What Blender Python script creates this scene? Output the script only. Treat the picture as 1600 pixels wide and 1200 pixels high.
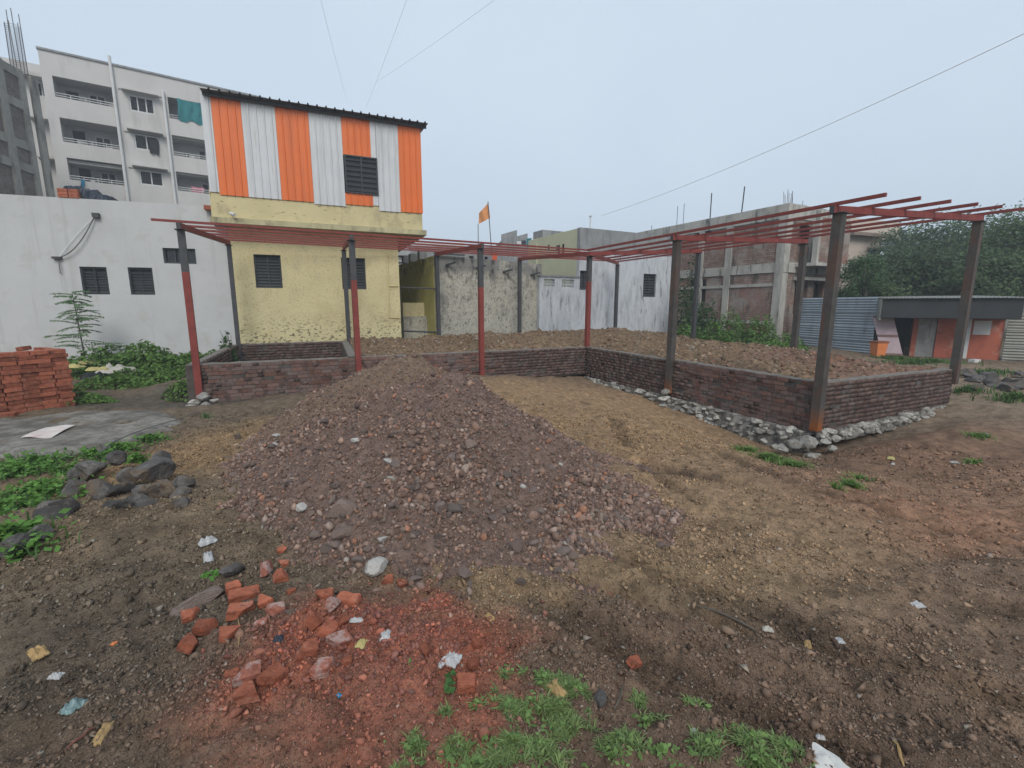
import bpy, bmesh, math, random
import numpy as np
from mathutils import Vector, Matrix
random.seed(7); RNG = np.random.default_rng(11)
R = math.radians
for o in list(bpy.data.objects): bpy.data.objects.remove(o)
S = bpy.context.scene
C = S.collection

# ---------------------------------------------------------------- camera, sky, sun, exposure
F_PX, PITCH, CAM_H = 720.0, R(9.6), 1.6
cd = bpy.data.cameras.new('camera'); cam = bpy.data.objects.new('camera', cd); C.objects.link(cam)
cam.location = (0, 0, CAM_H); cam.rotation_euler = (R(90) - PITCH, 0, 0)
cd.sensor_width = 36; cd.lens = F_PX / 1600 * 36; cd.clip_start = 0.05; cd.clip_end = 2000
S.camera = cam
S.view_settings.view_transform = 'Standard'; S.view_settings.look = 'None'
S.view_settings.gamma = 1; S.view_settings.use_curve_mapping = False
S.view_settings.exposure = 0.58
SUN_EL, SUN_AZ = R(42), R(172)           # azimuth clockwise from +Y: behind the camera
W = bpy.data.worlds.new('World'); S.world = W; W.use_nodes = True
wn, wl = W.node_tree.nodes, W.node_tree.links
bg = wn['Background']; bg.inputs[1].default_value = 0.1
sky = wn.new('ShaderNodeTexSky'); sky.sky_type = 'NISHITA'; sky.sun_disc = False
sky.sun_elevation = SUN_EL; sky.sun_rotation = SUN_AZ; sky.dust_density = 3.0; sky.air_density = 1.0
wtc = wn.new('ShaderNodeTexCoord'); wno = wn.new('ShaderNodeTexNoise')
wno.inputs['Scale'].default_value = 1.6; wno.inputs['Detail'].default_value = 5; wno.inputs['Roughness'].default_value = .5
wcr = wn.new('ShaderNodeValToRGB')        # the overcast layer, barely mottled
wcr.color_ramp.elements[0].position = .3; wcr.color_ramp.elements[0].color = (.408, .49, .578, 1)
wcr.color_ramp.elements[1].position = .7; wcr.color_ramp.elements[1].color = (.468, .545, .625, 1)
wsc = wn.new('ShaderNodeVectorMath'); wsc.operation = 'SCALE'; wsc.inputs[3].default_value = 10.0
wmx = wn.new('ShaderNodeMix'); wmx.data_type = 'RGBA'; wmx.inputs[0].default_value = .93
wl.new(wtc.outputs['Generated'], wno.inputs['Vector']); wl.new(wno.outputs['Fac'], wcr.inputs[0])
wl.new(wcr.outputs[0], wsc.inputs[0]); wl.new(sky.outputs[0], wmx.inputs[6]); wl.new(wsc.outputs[0], wmx.inputs[7])
wl.new(wmx.outputs[2], bg.inputs[0])
sd = bpy.data.lights.new('sun', 'SUN'); sd.energy = 1.5; sd.angle = R(30); sd.color = (1, .96, .9)
sun = bpy.data.objects.new('sun', sd); C.objects.link(sun); sun.location = (0, 0, 30)
sun.rotation_euler = (R(90) - SUN_EL, 0, math.pi - SUN_AZ)
sun.rotation_euler = Vector((-math.sin(SUN_AZ) * math.cos(SUN_EL), -math.cos(SUN_AZ) * math.cos(SUN_EL), -math.sin(SUN_EL))).to_track_quat('-Z', 'Y').to_euler()

# ---------------------------------------------------------------- helpers
def ray(px, py):
    x = (px - 800) / F_PX; u = -(py - 600) / F_PX
    return Vector((x, math.cos(PITCH) + u * math.sin(PITCH), -math.sin(PITCH) + u * math.cos(PITCH)))
CAM = Vector((0, 0, CAM_H))
def atz(px, py, z): d = ray(px, py); return CAM + d * ((z - CAM_H) / d.z)
def aty(px, py, Y): d = ray(px, py); return CAM + d * (Y / d.y)

def _h(ix, iy, s):
    n = (ix * 374761393 + iy * 668265263 + s * 982451653) & 0xffffffff
    n = ((n ^ (n >> 13)) * 1274126177) & 0xffffffff
    return ((n ^ (n >> 16)) & 0xffffff) / float(0xffffff)
def vn(x, y, s=0):
    x = np.asarray(x, float); y = np.asarray(y, float)
    ix = np.floor(x).astype(np.int64); iy = np.floor(y).astype(np.int64)
    fx = x - ix; fy = y - iy; fx = fx * fx * (3 - 2 * fx); fy = fy * fy * (3 - 2 * fy)
    a = _h(ix, iy, s); b = _h(ix + 1, iy, s); c = _h(ix, iy + 1, s); d = _h(ix + 1, iy + 1, s)
    return (a * (1 - fx) + b * fx) * (1 - fy) + (c * (1 - fx) + d * fx) * fy
def fbm(x, y, o=4, s=0):
    t = 0; a = .5; x = np.asarray(x, float); y = np.asarray(y, float)
    for i in range(o):
        t = t + a * (vn(x, y, s + i * 17) - .5); x = x * 2.03 + 3.1; y = y * 2.03 - 1.7; a *= .5
    return t * 2
def sstep(a, b, x): t = np.clip((x - a) / (b - a), 0, 1); return t * t * (3 - 2 * t)

class MB:
    """collects shapes that become ONE mesh object"""
    def __init__(s): s.v = []; s.f = []; s.m = []
    def add(s, vs, fs, mi=0):
        n = len(s.v); s.v += [tuple(v) for v in vs]; s.f += [tuple(i + n for i in f) for f in fs]; s.m += [mi] * len(fs); return s
    def quad(s, a, b, c, d, mi=0): return s.add([a, b, c, d], [(0, 1, 2, 3)], mi)
    def obox(s, c, X, Y, Z, mi=0):          # centre and three half-axis vectors
        c, X, Y, Z = Vector(c), Vector(X), Vector(Y), Vector(Z)
        vs = [c + X * i + Y * j + Z * k for k in (-1, 1) for j in (-1, 1) for i in (-1, 1)]
        return s.add(vs, [(0, 2, 3, 1), (4, 5, 7, 6), (0, 1, 5, 4), (2, 6, 7, 3), (0, 4, 6, 2), (1, 3, 7, 5)], mi)
    def box(s, c, sz, rz=0, mi=0):
        ca, sa = math.cos(rz), math.sin(rz)
        return s.obox(c, Vector((ca, sa, 0)) * sz[0] / 2, Vector((-sa, ca, 0)) * sz[1] / 2, Vector((0, 0, sz[2] / 2)), mi)
    def beam(s, p, q, w, h, mi=0):
        p, q = Vector(p), Vector(q); d = (q - p).normalized()
        sd_ = d.cross(Vector((0, 0, 1)))
        sd_ = sd_.normalized() if sd_.length > 1e-4 else Vector((1, 0, 0))
        up = sd_.cross(d)
        return s.obox((p + q) / 2, (q - p) / 2, sd_ * w / 2, up * h / 2, mi)
    def tube(s, path, r, n=6, mi=0):
        path = [Vector(p) for p in path]; rs = r if isinstance(r, (list, tuple)) else [r] * len(path)
        vs = []; fs = []; ref = Vector((.31, .17, .93))
        for i, p in enumerate(path):
            d = (path[min(i + 1, len(path) - 1)] - path[max(i - 1, 0)]).normalized()
            a = d.cross(ref)
            a = (a if a.length > .05 else d.cross(Vector((1, 0, 0)))).normalized(); b = d.cross(a)
            vs += [p + (a * math.cos(2 * math.pi * k / n) + b * math.sin(2 * math.pi * k / n)) * rs[i] for k in range(n)]
        for i in range(len(path) - 1):
            fs += [(i * n + k, i * n + (k + 1) % n, (i + 1) * n + (k + 1) % n, (i + 1) * n + k) for k in range(n)]
        fs += [tuple(range(n - 1, -1, -1)), tuple((len(path) - 1) * n + k for k in range(n))]
        return s.add(vs, fs, mi)
    def build(s, name, mats, parent=None, smooth=False):
        me = bpy.data.meshes.new(name); me.from_pydata(s.v, [], s.f)
        for m in (mats if isinstance(mats, (list, tuple)) else [mats]): me.materials.append(m)
        if any(s.m): me.polygons.foreach_set('material_index', s.m)
        if smooth: me.polygons.foreach_set('use_smooth', [True] * len(s.f))
        me.update(); return link(name, me, parent)

def link(name, me, parent=None, M=None):
    o = bpy.data.objects.new(name, me); C.objects.link(o)
    if M is not None: o.matrix_basis = M
    if parent is not None: attach(o, parent)
    return o
ORG = {}                                     # world matrices of parents (no depsgraph needed)
def wmat(o): return ORG.get(o.name, o.matrix_basis)
def attach(o, parent):
    ORG[o.name] = o.matrix_basis.copy(); o.parent = parent; o.matrix_parent_inverse = wmat(parent).inverted()
def thing(name, label, cat, loc=(0, 0, 0), group=None):
    o = bpy.data.objects.new(name, None); C.objects.link(o); o.empty_display_size = .2
    o.matrix_basis = Matrix.Translation(Vector(loc)); tag(o, label, cat, group); return o
def tag(o, label=None, cat=None, group=None, kind=None):
    if label: o['label'] = label
    if cat: o['category'] = cat
    if group: o['group'] = group
    if kind: o['kind'] = kind
    return o

def mass(name, V, F, mats, cols=None, parent=None, smooth=False, mi=None):
    """one mesh from numpy arrays; F has 3 or 4 columns; cols is a tint per vertex"""
    V = np.asarray(V, np.float32); F = np.asarray(F, np.int32); k = F.shape[1]
    me = bpy.data.meshes.new(name); me.vertices.add(len(V)); me.vertices.foreach_set('co', V.ravel())
    me.loops.add(F.size); me.loops.foreach_set('vertex_index', F.ravel())
    me.polygons.add(len(F)); me.polygons.foreach_set('loop_start', np.arange(0, F.size, k, dtype=np.int32))
    if smooth: me.polygons.foreach_set('use_smooth', np.ones(len(F), bool))
    if cols is not None:
        a = me.attributes.new('tint', 'FLOAT_COLOR', 'POINT')
        a.data.foreach_set('color', np.concatenate([cols, np.ones((len(V), 1))], 1).astype(np.float32).ravel())
    for m in (mats if isinstance(mats, (list, tuple)) else [mats]): me.materials.append(m)
    if mi is not None: me.polygons.foreach_set('material_index', np.asarray(mi, np.int32))
    me.update(calc_edges=True); me.validate()
    return link(name, me, parent)

# ---------------------------------------------------------------- materials
MATS = {}
def mat(name, col, layers=(), rough=.85, bump=0, bscale=20, rand=0, tint=None, metal=0, var=.25, vscale=4, coord='pos', spec=.3, trans=0, hue=0):
    """col: base colour, mottled by var. layers: (colour, scale xyz, lo, hi, strength[, z0, z1]) = stains and wear with noise-shaped edges"""
    if name in MATS: return MATS[name]
    m = bpy.data.materials.new(name); m.use_nodes = True; MATS[name] = m
    N, L = m.node_tree.nodes, m.node_tree.links
    b = N['Principled BSDF']; b.inputs['Roughness'].default_value = rough; b.inputs['Metallic'].default_value = metal
    b.inputs['Specular IOR Level'].default_value = spec
    if coord == 'pos': P = N.new('ShaderNodeNewGeometry').outputs['Position']
    else: P = N.new('ShaderNodeTexCoord').outputs['Object']
    def noise(scale, detail=5, rough_=.6, src=None):
        n = N.new('ShaderNodeTexNoise'); n.inputs['Detail'].default_value = detail; n.inputs['Roughness'].default_value = rough_
        if isinstance(scale, (tuple, list)):
            v = N.new('ShaderNodeVectorMath'); v.operation = 'MULTIPLY'; v.inputs[1].default_value = scale
            L.new(src or P, v.inputs[0]); L.new(v.outputs[0], n.inputs['Vector']); n.inputs['Scale'].default_value = 1
        else:
            L.new(src or P, n.inputs['Vector']); n.inputs['Scale'].default_value = scale
        return n.outputs['Fac']
    def mrange(src, a, c, lo=0, hi=1):
        r = N.new('ShaderNodeMapRange'); L.new(src, r.inputs[0])
        for i, x in enumerate((a, c, lo, hi)): r.inputs[1 + i].default_value = x
        return r.outputs[0]
    def mix(f, a, c, mode='MIX'):
        x = N.new('ShaderNodeMix'); x.data_type = 'RGBA'; x.blend_type = mode
        for s_, v in ((0, f), (6, a), (7, c)):
            if hasattr(v, 'links'): L.new(v, x.inputs[s_])
            elif s_ == 0: x.inputs[0].default_value = v
            else: x.inputs[s_].default_value = (*v, 1)
        return x.outputs[2]
    cur = N.new('ShaderNodeRGB'); cur.outputs[0].default_value = (*col, 1); cur = cur.outputs[0]
    if tint:
        a = N.new('ShaderNodeAttribute'); a.attribute_name = 'tint'; cur = a.outputs['Color'] if tint == 'set' else mix(1.0, cur, a.outputs['Color'], 'MULTIPLY')
    def gray(src):
        g = N.new('ShaderNodeCombineColor')
        for i in range(3): L.new(src, g.inputs[i])
        return g.outputs[0]
    if var:
        cur = mix(1.0, cur, gray(mrange(noise(vscale, 8, .65), .25, .75, 1 - var, 1 + var)), 'MULTIPLY')
    if rand:
        oi = N.new('ShaderNodeObjectInfo')
        cur = mix(1.0, cur, gray(mrange(oi.outputs['Random'], 0, 1, 1 - rand, 1 + rand)), 'MULTIPLY')
        if hue:
            wn_ = N.new('ShaderNodeTexWhiteNoise'); wn_.noise_dimensions = '1D'; L.new(oi.outputs['Random'], wn_.inputs['W'])
            cur = mix(mrange(wn_.outputs['Value'], 0, 1, 0, hue), cur, (.19, .16, .15))
    for ly in layers:
        c_, sc, lo, hi, st = ly[:5]
        f = mrange(noise(sc, 8, .62), lo, hi, 0, st)
        if len(ly) > 5:
            sp = N.new('ShaderNodeSeparateXYZ'); L.new(P, sp.inputs[0])
            z = mrange(sp.outputs[2], ly[5], ly[6]); mu = N.new('ShaderNodeMath'); mu.operation = 'MULTIPLY'
            L.new(f, mu.inputs[0]); L.new(z, mu.inputs[1]); f = mu.outputs[0]
        cur = mix(f, cur, c_)
    L.new(cur, b.inputs['Base Color'])
    if bump:
        bn = N.new('ShaderNodeBump'); bn.inputs['Strength'].default_value = bump; bn.inputs['Distance'].default_value = .02
        L.new(noise(bscale, 8, .7), bn.inputs['Height']); L.new(bn.outputs[0], b.inputs['Normal'])
    if trans:
        t = N.new('ShaderNodeBsdfTranslucent'); L.new(cur, t.inputs[0]); ms = N.new('ShaderNodeMixShader'); ms.inputs[0].default_value = trans
        out = N['Material Output']; L.new(b.outputs[0], ms.inputs[1]); L.new(t.outputs[0], ms.inputs[2]); L.new(ms.outputs[0], out.inputs[0])
    return m

BRICK = (.235, .088, .055)
m_ground = mat('soil', (.1, .08, .06), tint='set', var=.6, vscale=7, rough=.95, bump=1.0, bscale=45, spec=.12,
               layers=[((.05, .036, .025), 30., .54, .63, .55), ((.27, .21, .14), 75., .58, .66, .55), ((.06, .045, .032), 2.2, .56, .66, .45), ((.2, .13, .08), 4.5, .57, .66, .3), ((.04, .029, .02), 120., .54, .61, .6), ((.3, .23, .15), 190., .57, .63, .55)])
m_fill = mat('fill_soil', (.2, .13, .075), tint='set', var=.45, vscale=6, rough=.95, bump=1.0, bscale=25, spec=.1,
             layers=[((.06, .04, .027), 9., .53, .62, .7), ((.3, .24, .17), 24., .57, .66, .5), ((.04, .028, .02), 60., .54, .6, .5)])
m_mound = mat('rubble_soil', (.16, .115, .1), tint='set', var=.45, vscale=14, rough=.95, bump=1.0, bscale=55, spec=.1,
              layers=[((.05, .04, .035), 40., .53, .62, .6), ((.28, .22, .19), 70., .58, .66, .45)])
m_peb = mat('pebble', (1, 1, 1), tint='set', var=.3, vscale=60, rough=.9, spec=.25)
m_stone = mat('stone', (.17, .122, .1), rand=.45, hue=.5, var=.45, vscale=14, rough=.9, bump=.7, bscale=30, coord='obj',
              layers=[((.3, .26, .24), 22., .58, .72, .5)])
m_basalt = mat('basalt', (.085, .078, .073), rand=.4, var=.5, vscale=9, rough=.85, bump=1.0, bscale=24,
               layers=[((.15, .1, .058), 3.5, .53, .6, .7), ((.17, .155, .14), 9., .54, .64, .6), ((.03, .028, .027), 14., .55, .62, .6)])
m_found = mat('foundation_stone', (.31, .3, .275), rand=.45, var=.35, vscale=3, rough=.9, bump=.6, bscale=6, coord='obj',
              layers=[((.42, .41, .37), 1.3, .51, .6, .7), ((.11, .085, .06), 2.4, .5, .6, .7)])
m_conc = mat('grey_concrete', (.27, .265, .25), var=.3, vscale=3, rough=.9, bump=.35, bscale=30,
             layers=[((.13, .125, .11), 1.7, .5, .68, .6), ((.36, .35, .33), 7., .55, .7, .5)])
m_slab = mat('slab_concrete', (.21, .195, .17), var=.45, vscale=5, rough=.92, bump=.8, bscale=34,
             layers=[((.095, .088, .075), 1.3, .47, .55, .8), ((.29, .275, .25), 3.5, .52, .62, .6), ((.07, .06, .05), 14., .54, .62, .7), ((.13, .1, .07), 2.1, .53, .62, .6)])
m_brick = mat('wall_brick', (.138, .066, .049), rand=.38, hue=.5, var=.35, vscale=16, rough=.92, bump=.7, bscale=50,
              layers=[((.15, .13, .12), 4., .52, .62, .6), ((.04, .032, .03), 7., .54, .63, .65), ((.15, .045, .02), 1.2, .58, .72, .35)])
m_brick2 = mat('wall_brick_joined', (.106, .066, .054), tint='mul', var=.35, vscale=16, rough=.92, bump=.7, bscale=50,
               layers=[((.15, .13, .12), 4., .52, .62, .6), ((.04, .032, .03), 7., .54, .63, .65)])
m_mortar = mat('mortar', (.078, .068, .06), var=.35, vscale=9, rough=.95, bump=.6, bscale=40, layers=[((.16, .15, .14), 5., .56, .7, .6)])
m_coping = mat('coping_mortar', (.175, .16, .142), var=.3, vscale=8, rough=.95, bump=.6, bscale=40, layers=[((.1, .09, .08), 6., .52, .68, .6)])
m_loose = mat('loose_brick', (.31, .1, .057), rand=.35, var=.35, vscale=18, rough=.93, bump=.8, bscale=55,
              layers=[((.4, .2, .14), 9., .55, .64, .5), ((.1, .042, .03), 14., .56, .64, .6)])
m_pale = mat('mortared_brick', (.31, .115, .08), rand=.15, var=.35, vscale=18, rough=.93, bump=.8, bscale=55,
             layers=[((.42, .31, .28), 13., .48, .56, .8), ((.17, .055, .035), 24., .55, .62, .6)])
m_red = mat('red_oxide_primer', (.2, .042, .034), var=.25, vscale=5, rough=.62, bump=.15, bscale=30, layers=[((.1, .03, .025), 6., .56, .7, .6), ((.22, .13, .12), 11., .62, .74, .4)])
m_steel = mat('dark_steel', (.07, .072, .075), var=.3, vscale=6, rough=.55, metal=.25, layers=[((.1, .055, .035), 3., .58, .72, .5)])
m_rusty = mat('rusty_steel', (.075, .068, .062), var=.35, vscale=6, rough=.65, metal=.15,
              layers=[((.12, .058, .034), (6., 6., 1.2), .5, .6, .6), ((.27, .085, .02), (9., 9., 3.), .36, .5, .9, -.15, -.5)])
# ---------------------------------------------------------------- site layout (metres; camera stands at the origin)
P = {'P1': (-6.63, 9.65), 'P3': (-3.76, 11.19), 'P5': (-.86, 12.747), 'P7': (2.33, 14.46), 'P10': (3.9, 11.204), 'P12': (5.44, 8.01),
     'P2': (-8.23, 13.87), 'P4': (-5.36, 15.18), 'P6': (-2.66, 16.85), 'P8': (.3, 18.5), 'P9': (4.55, 20.44), 'P11': (6.25, 15.95), 'P13': (8.33, 13.61), 'P14': (9.78, 10.09)}
P = {k: Vector((*v, 0)) for k, v in P.items()}
GA = R(28.2); U = Vector((math.cos(GA), math.sin(GA), 0)); V_ = Vector((-math.sin(GA), math.cos(GA), 0))

CP = np.array([(0, 0, 0), (-2, 1.5, 0), (2, 1.5, -.02), (0, 2.5, -.03), (-2.5, 3.5, -.1), (1.2, 3.2, -.13), (-4.3, 3.4, -.1), (-3.2, 4.3, -.12), (-5, 6, -.3),
  (-7, 8.4, -.33), (-9.4, 9, -.3), (-6.5, 9.5, -.42), (-3.7, 10.9, -.37), (-.9, 12.4, -.33), (2.4, 14.3, -.62), (3.6, 11.2, -.8), (4.75, 7.9, -1.0), (3.3, 6.6, -.55),
  (2.3, 8, -.48), (1.5, 5.6, -.32), (3, 4, -.25), (5, 4, -.38), (7, 5.6, -.55), (8.9, 8.4, -.68), (11, 9, -.45), (12, 11.5, -.32), (16, 12, -.3), (13.7, 17.5, -.2),
  (17, 15.8, -.29), (8, 18, -.1), (-12, 13, -.12), (-9, 14, -.1), (-8, 5, -.3), (-10, 3, -.25), (5, 1, -.1), (10, 3, -.35), (0, 20, -.1), (20, 30, 0), (-20, 30, 0),
  (0, 45, 0), (-30, 15, -.1), (30, 10, -.2), (0, -10, 0), (-15, -6, 0), (15, -6, 0), (-3.2, 7, -.28), (0, 9, -.36)], float)
def _tps(r2): return np.where(r2 > 0, r2 * np.log(np.maximum(r2, 1e-12)), 0)
_n = len(CP); _A = np.zeros((_n + 3, _n + 3)); _d2 = ((CP[:, None, :2] - CP[None, :, :2]) ** 2).sum(2)
_A[:_n, :_n] = _tps(_d2) + np.eye(_n) * .3; _A[:_n, _n] = 1; _A[:_n, _n + 1:] = CP[:, :2]; _A[_n, :_n] = 1; _A[_n + 1:, :_n] = CP[:, :2].T
_W = np.linalg.solve(_A, np.concatenate([CP[:, 2], np.zeros(3)]))
def base_h(x, y):
    x = np.asarray(x, float); y = np.asarray(y, float)
    z = _W[_n] + _W[_n + 1] * x + _W[_n + 2] * y
    for i in range(_n): z = z + _W[i] * _tps((x - CP[i, 0]) ** 2 + (y - CP[i, 1]) ** 2)
    r = np.hypot(x, y - 12); k = sstep(26, 36, r)
    return z * (1 - k)
def blob(x, y, cx, cy, rx, ry, a=0, s=.5):
    ca, sa = math.cos(R(a)), math.sin(R(a)); dx = x - cx; dy = y - cy
    d = np.sqrt(((dx * ca + dy * sa) / rx) ** 2 + ((-dx * sa + dy * ca) / ry) ** 2)
    return 1 - sstep(1 - s, 1 + s, d)
RUTS = [[(1.9, 9), (1.7, 7), (1.55, 5.4), (1.8, 3.7), (2.45, 2.6), (3.7, 1.7)], [(3.3, 8), (3.05, 6.2), (3.1, 4.7), (3.5, 3.6), (4.3, 2.7), (5.6, 1.9)], [(-.35, 2.56), (.25, 2.28), (1.0, 1.62), (1.7, 1.05)], [(.55, 3.0), (1.05, 2.62), (1.75, 1.95), (2.6, 1.25)]]
def rut(x, y):
    w = .11 + .03 * vn(x * 3, y * 3, 8); d = np.full(np.shape(x), 9.); x = x + .05 * fbm(x * 3, y * 3, 2, 12)
    for pl in RUTS:
        for (ax, ay), (bx, by) in zip(pl[:-1], pl[1:]):
            ex, ey = bx - ax, by - ay; f = np.clip(((x - ax) * ex + (y - ay) * ey) / (ex * ex + ey * ey), 0, 1); d = np.minimum(d, np.hypot(x - ax - ex * f, y - ay - ey * f))
    k = sstep(-.15, .2, fbm(x * .9, y * .9, 3, 19) + .1)
    return (1 - sstep(w * .6, w, d)) * k, (1 - sstep(0, .07, np.abs(d - w * 1.25))) * k
def gh(x, y, fine=True):
    x = np.asarray(x, float); y = np.asarray(y, float)
    z = base_h(x, y)
    far = np.clip(1 - (np.hypot(x, y) - 15) / 30, 0, 1)
    z = z + fbm(x * .8, y * .8, 4, 3) * .10 * far
    if fine: z = z + fbm(x * 5, y * 5, 4, 9) * .055 * far + fbm(x * 17, y * 17, 4, 21) * .026 * (np.hypot(x, y) < 12)
    if fine: r0, r1 = rut(x, y); z = z - .035 * r0 + .022 * r1 * (.6 + fbm(x * 14, y * 14, 3, 6))
    z = z + .16 * blob(x, y, -3.1, 2.9, 1.5, .8, 20, .6)                  # dirt hump in front of the boulders
    z = z + .16 * blob(x, y, 7.2, 7.6, 2.2, .55, 26, .7)                  # spoil against the end wall
    z = z - .17 * blob(x, y, 1.75, 5.35, .42, .2, -35, .5) - .1 * blob(x, y, 2.2, 4.95, .35, .12, -35, .5)   # wheel rut holes
    z = z - .14 * blob(x, y, 4.35, 7.5, 1.3, .3, -64, .5)                 # trench along the foundation
    z = z - .07 * blob(x, y, 1.0, 2.25, 1.4, .07, -28, .6) + .05 * blob(x, y, .95, 2.12, 1.4, .09, -28, .6)  # tyre track
    z = z + .05 * blob(x, y, -.75, 1.95, .6, .4, 10, .6)
    z = z + .28 * blob(x, y, -7.4, 10.6, .9, .6, 10, .7)                  # overgrown heap by the first post
    return z
def gpx(px, py, n=8):                                                     # where the camera ray through a pixel meets the ground
    z = 0.0
    for _ in range(n):
        p = atz(px, py, z); z = .5 * z + .5 * float(gh(p.x, p.y))
    return Vector((p.x, p.y, float(gh(p.x, p.y))))

def soil(x, y):
    wx = x + fbm(x * .9, y * .9, 4, 31) * 1.0; wy = y + fbm(x * .9, y * .9, 4, 57) * 1.0
    sx = x + fbm(x * 2.6, y * 2.6, 4, 71) * .35; sy = y + fbm(x * 2.6, y * 2.6, 4, 73) * .35
    c = np.zeros(x.shape + (3,)); c[...] = (.112, .092, .07)
    def put(col, k): 
        k = np.clip(k, 0, 1)[..., None]; c[...] = c * (1 - k) + np.array(col) * k
    put((.15, .12, .085), .8 * blob(wx, wy, -2.9, 3.2, 1.6, .8, 15, .6))
    put((.075, .068, .058), .75 * blob(wx, wy, -2.2, 1.7, 1.7, .7, 0, .6))
    put((.12, .087, .066), .8 * blob(wx, wy, 1.2, 1.3, 3.5, .9, 0, .6))
    put((.205, .15, .09), .95 * blob(wx, wy, 1.6, 9, 3.6, 4.6, -20, .4))
    put((.205, .154, .1), .9 * blob(wx, wy, 2.0, 3.9, 1.9, 1.5, -30, .5))
    put((.2, .155, .1), .85 * blob(wx, wy, .9, 2.65, 1.5, .5, -18, .5))
    put((.2, .142, .084), .95 * blob(wx, wy, -3.3, 6.8, 1.3, 3.2, -22, .4))
    put((.187, .124, .087), .9 * blob(wx, wy, 5.8, 4.6, 3.0, 1.9, 25, .5))
    put((.145, .11, .085), .8 * blob(wx, wy, 4.2, 2.6, 2.3, .9, 15, .6))
    put((.225, .135, .09), .7 * blob(wx, wy, 4.6, 3.9, 1.4, .55, 20, .6))
    put((.135, .088, .062), .9 * blob(wx, wy, 7.3, 7.3, 2.6, .9, 26, .5))
    put((.195, .15, .096), .85 * blob(wx, wy, .25, 2.62, 1.3, .3, -6, .5))
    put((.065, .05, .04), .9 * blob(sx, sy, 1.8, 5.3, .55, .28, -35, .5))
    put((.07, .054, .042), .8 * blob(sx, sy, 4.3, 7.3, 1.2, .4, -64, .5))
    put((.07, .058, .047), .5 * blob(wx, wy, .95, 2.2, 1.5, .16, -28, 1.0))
    put((.17, .145, .11), .8 * blob(wx, wy, 14, 11.5, 7, 4, 0, .5))
    put((.25, .095, .065), 1.1 * blob(sx, sy, -.6, 1.9, .58, .45, -8, .5) * (.5 + .5 * sstep(-.2, .2, fbm(x * 6, y * 6, 4, 91))))
    put((.215, .09, .064), .8 * blob(sx, sy, -.5, 1.55, .45, .2, 0, .6)); put((.2, .075, .05), .6 * blob(sx, sy, -.15, 1.9, .3, .2, 0, .6))
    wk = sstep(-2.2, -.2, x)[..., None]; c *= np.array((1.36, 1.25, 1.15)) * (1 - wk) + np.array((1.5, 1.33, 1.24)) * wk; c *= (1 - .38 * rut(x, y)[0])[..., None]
    put((.085, .08, .07), .8 * blob(wx, wy, -7.2, 9.4, 1.8, .7, 15, .5))
    put((.13, .125, .09), .8 * sstep(20, 30, np.hypot(x, y)))
    return c

def ground_mesh():
    ang = np.concatenate([np.linspace(-180, -72, 28)[:-1], np.linspace(-72, 72, 520), np.linspace(72, 180, 28)[1:]]) * math.pi / 180
    rad = np.concatenate([[.05, .4], np.geomspace(.8, 30, 440), np.geomspace(31, 600, 24)])
    a, r = np.meshgrid(ang, rad); x = np.sin(a) * r; y = np.cos(a) * r
    z = gh(x, y); z[r > 30] = 0
    V = np.stack([x, y, z], -1).reshape(-1, 3); n = len(ang); m = len(rad)
    i = np.arange((m - 1))[:, None] * n + np.arange(n - 1)[None]; i = i.ravel()
    F = np.stack([i, i + 1, i + n + 1, i + n], 1)[:, ::-1]
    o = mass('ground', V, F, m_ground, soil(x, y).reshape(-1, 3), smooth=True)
    return tag(o, 'bare muddy ground, dark soil in front and ochre murum around the mound', None, None, 'structure')
ground = ground_mesh()

# --- rock shapes
def ico(sub):
    bm = bmesh.new(); bmesh.ops.create_icosphere(bm, subdivisions=sub, radius=1)
    v = np.array([p.co[:] for p in bm.verts]); f = np.array([[q.index for q in p.verts] for p in bm.faces]); bm.free(); return v, f
ICO1, ICO2, ICO3 = ico(1), ico(2), ico(4)
def rock_verts(base, rng, cuts=7, keep=(.5, .85), rough=.0):
    v = base.copy()
    for _ in range(cuts):
        n = rng.normal(size=3); n /= np.linalg.norm(n); d = rng.uniform(*keep); s = v @ n
        v -= np.outer(np.maximum(s - d, 0), n)
    v += rough * rng.normal(size=v.shape)
    if rough and len(v) > 600:
        k = sum(np.sin(v @ (rng.normal(size=3) * q) + rng.uniform(0, 6)) * a for q, a in ((4, .03), (9, .02), (17, .012)))
        v *= (1 + k)[:, None]
    return v * np.array([1, rng.uniform(.65, .95), rng.uniform(.5, .8)])
def rot_mats(rng, n, tilt=1.0):
    q = rng.normal(size=(n, 4)) * np.array([1, tilt, tilt, 1]); q /= np.linalg.norm(q, axis=1)[:, None]
    w, x, y, z = q.T
    return np.stack([1 - 2 * (y * y + z * z), 2 * (x * y - z * w), 2 * (x * z + y * w), 2 * (x * y + z * w), 1 - 2 * (x * x + z * z), 2 * (y * z - x * w),
                     2 * (x * z - y * w), 2 * (y * z + x * w), 1 - 2 * (x * x + y * y)], 1).reshape(n, 3, 3)
OCT = (np.array([(1, 0, 0), (-1, 0, 0), (0, 1, 0), (0, -1, 0), (0, 0, 1), (0, 0, -1)], float),
       np.array([(0, 2, 4), (2, 1, 4), (1, 3, 4), (3, 0, 4), (2, 0, 5), (1, 2, 5), (3, 1, 5), (0, 3, 5)]))
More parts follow.
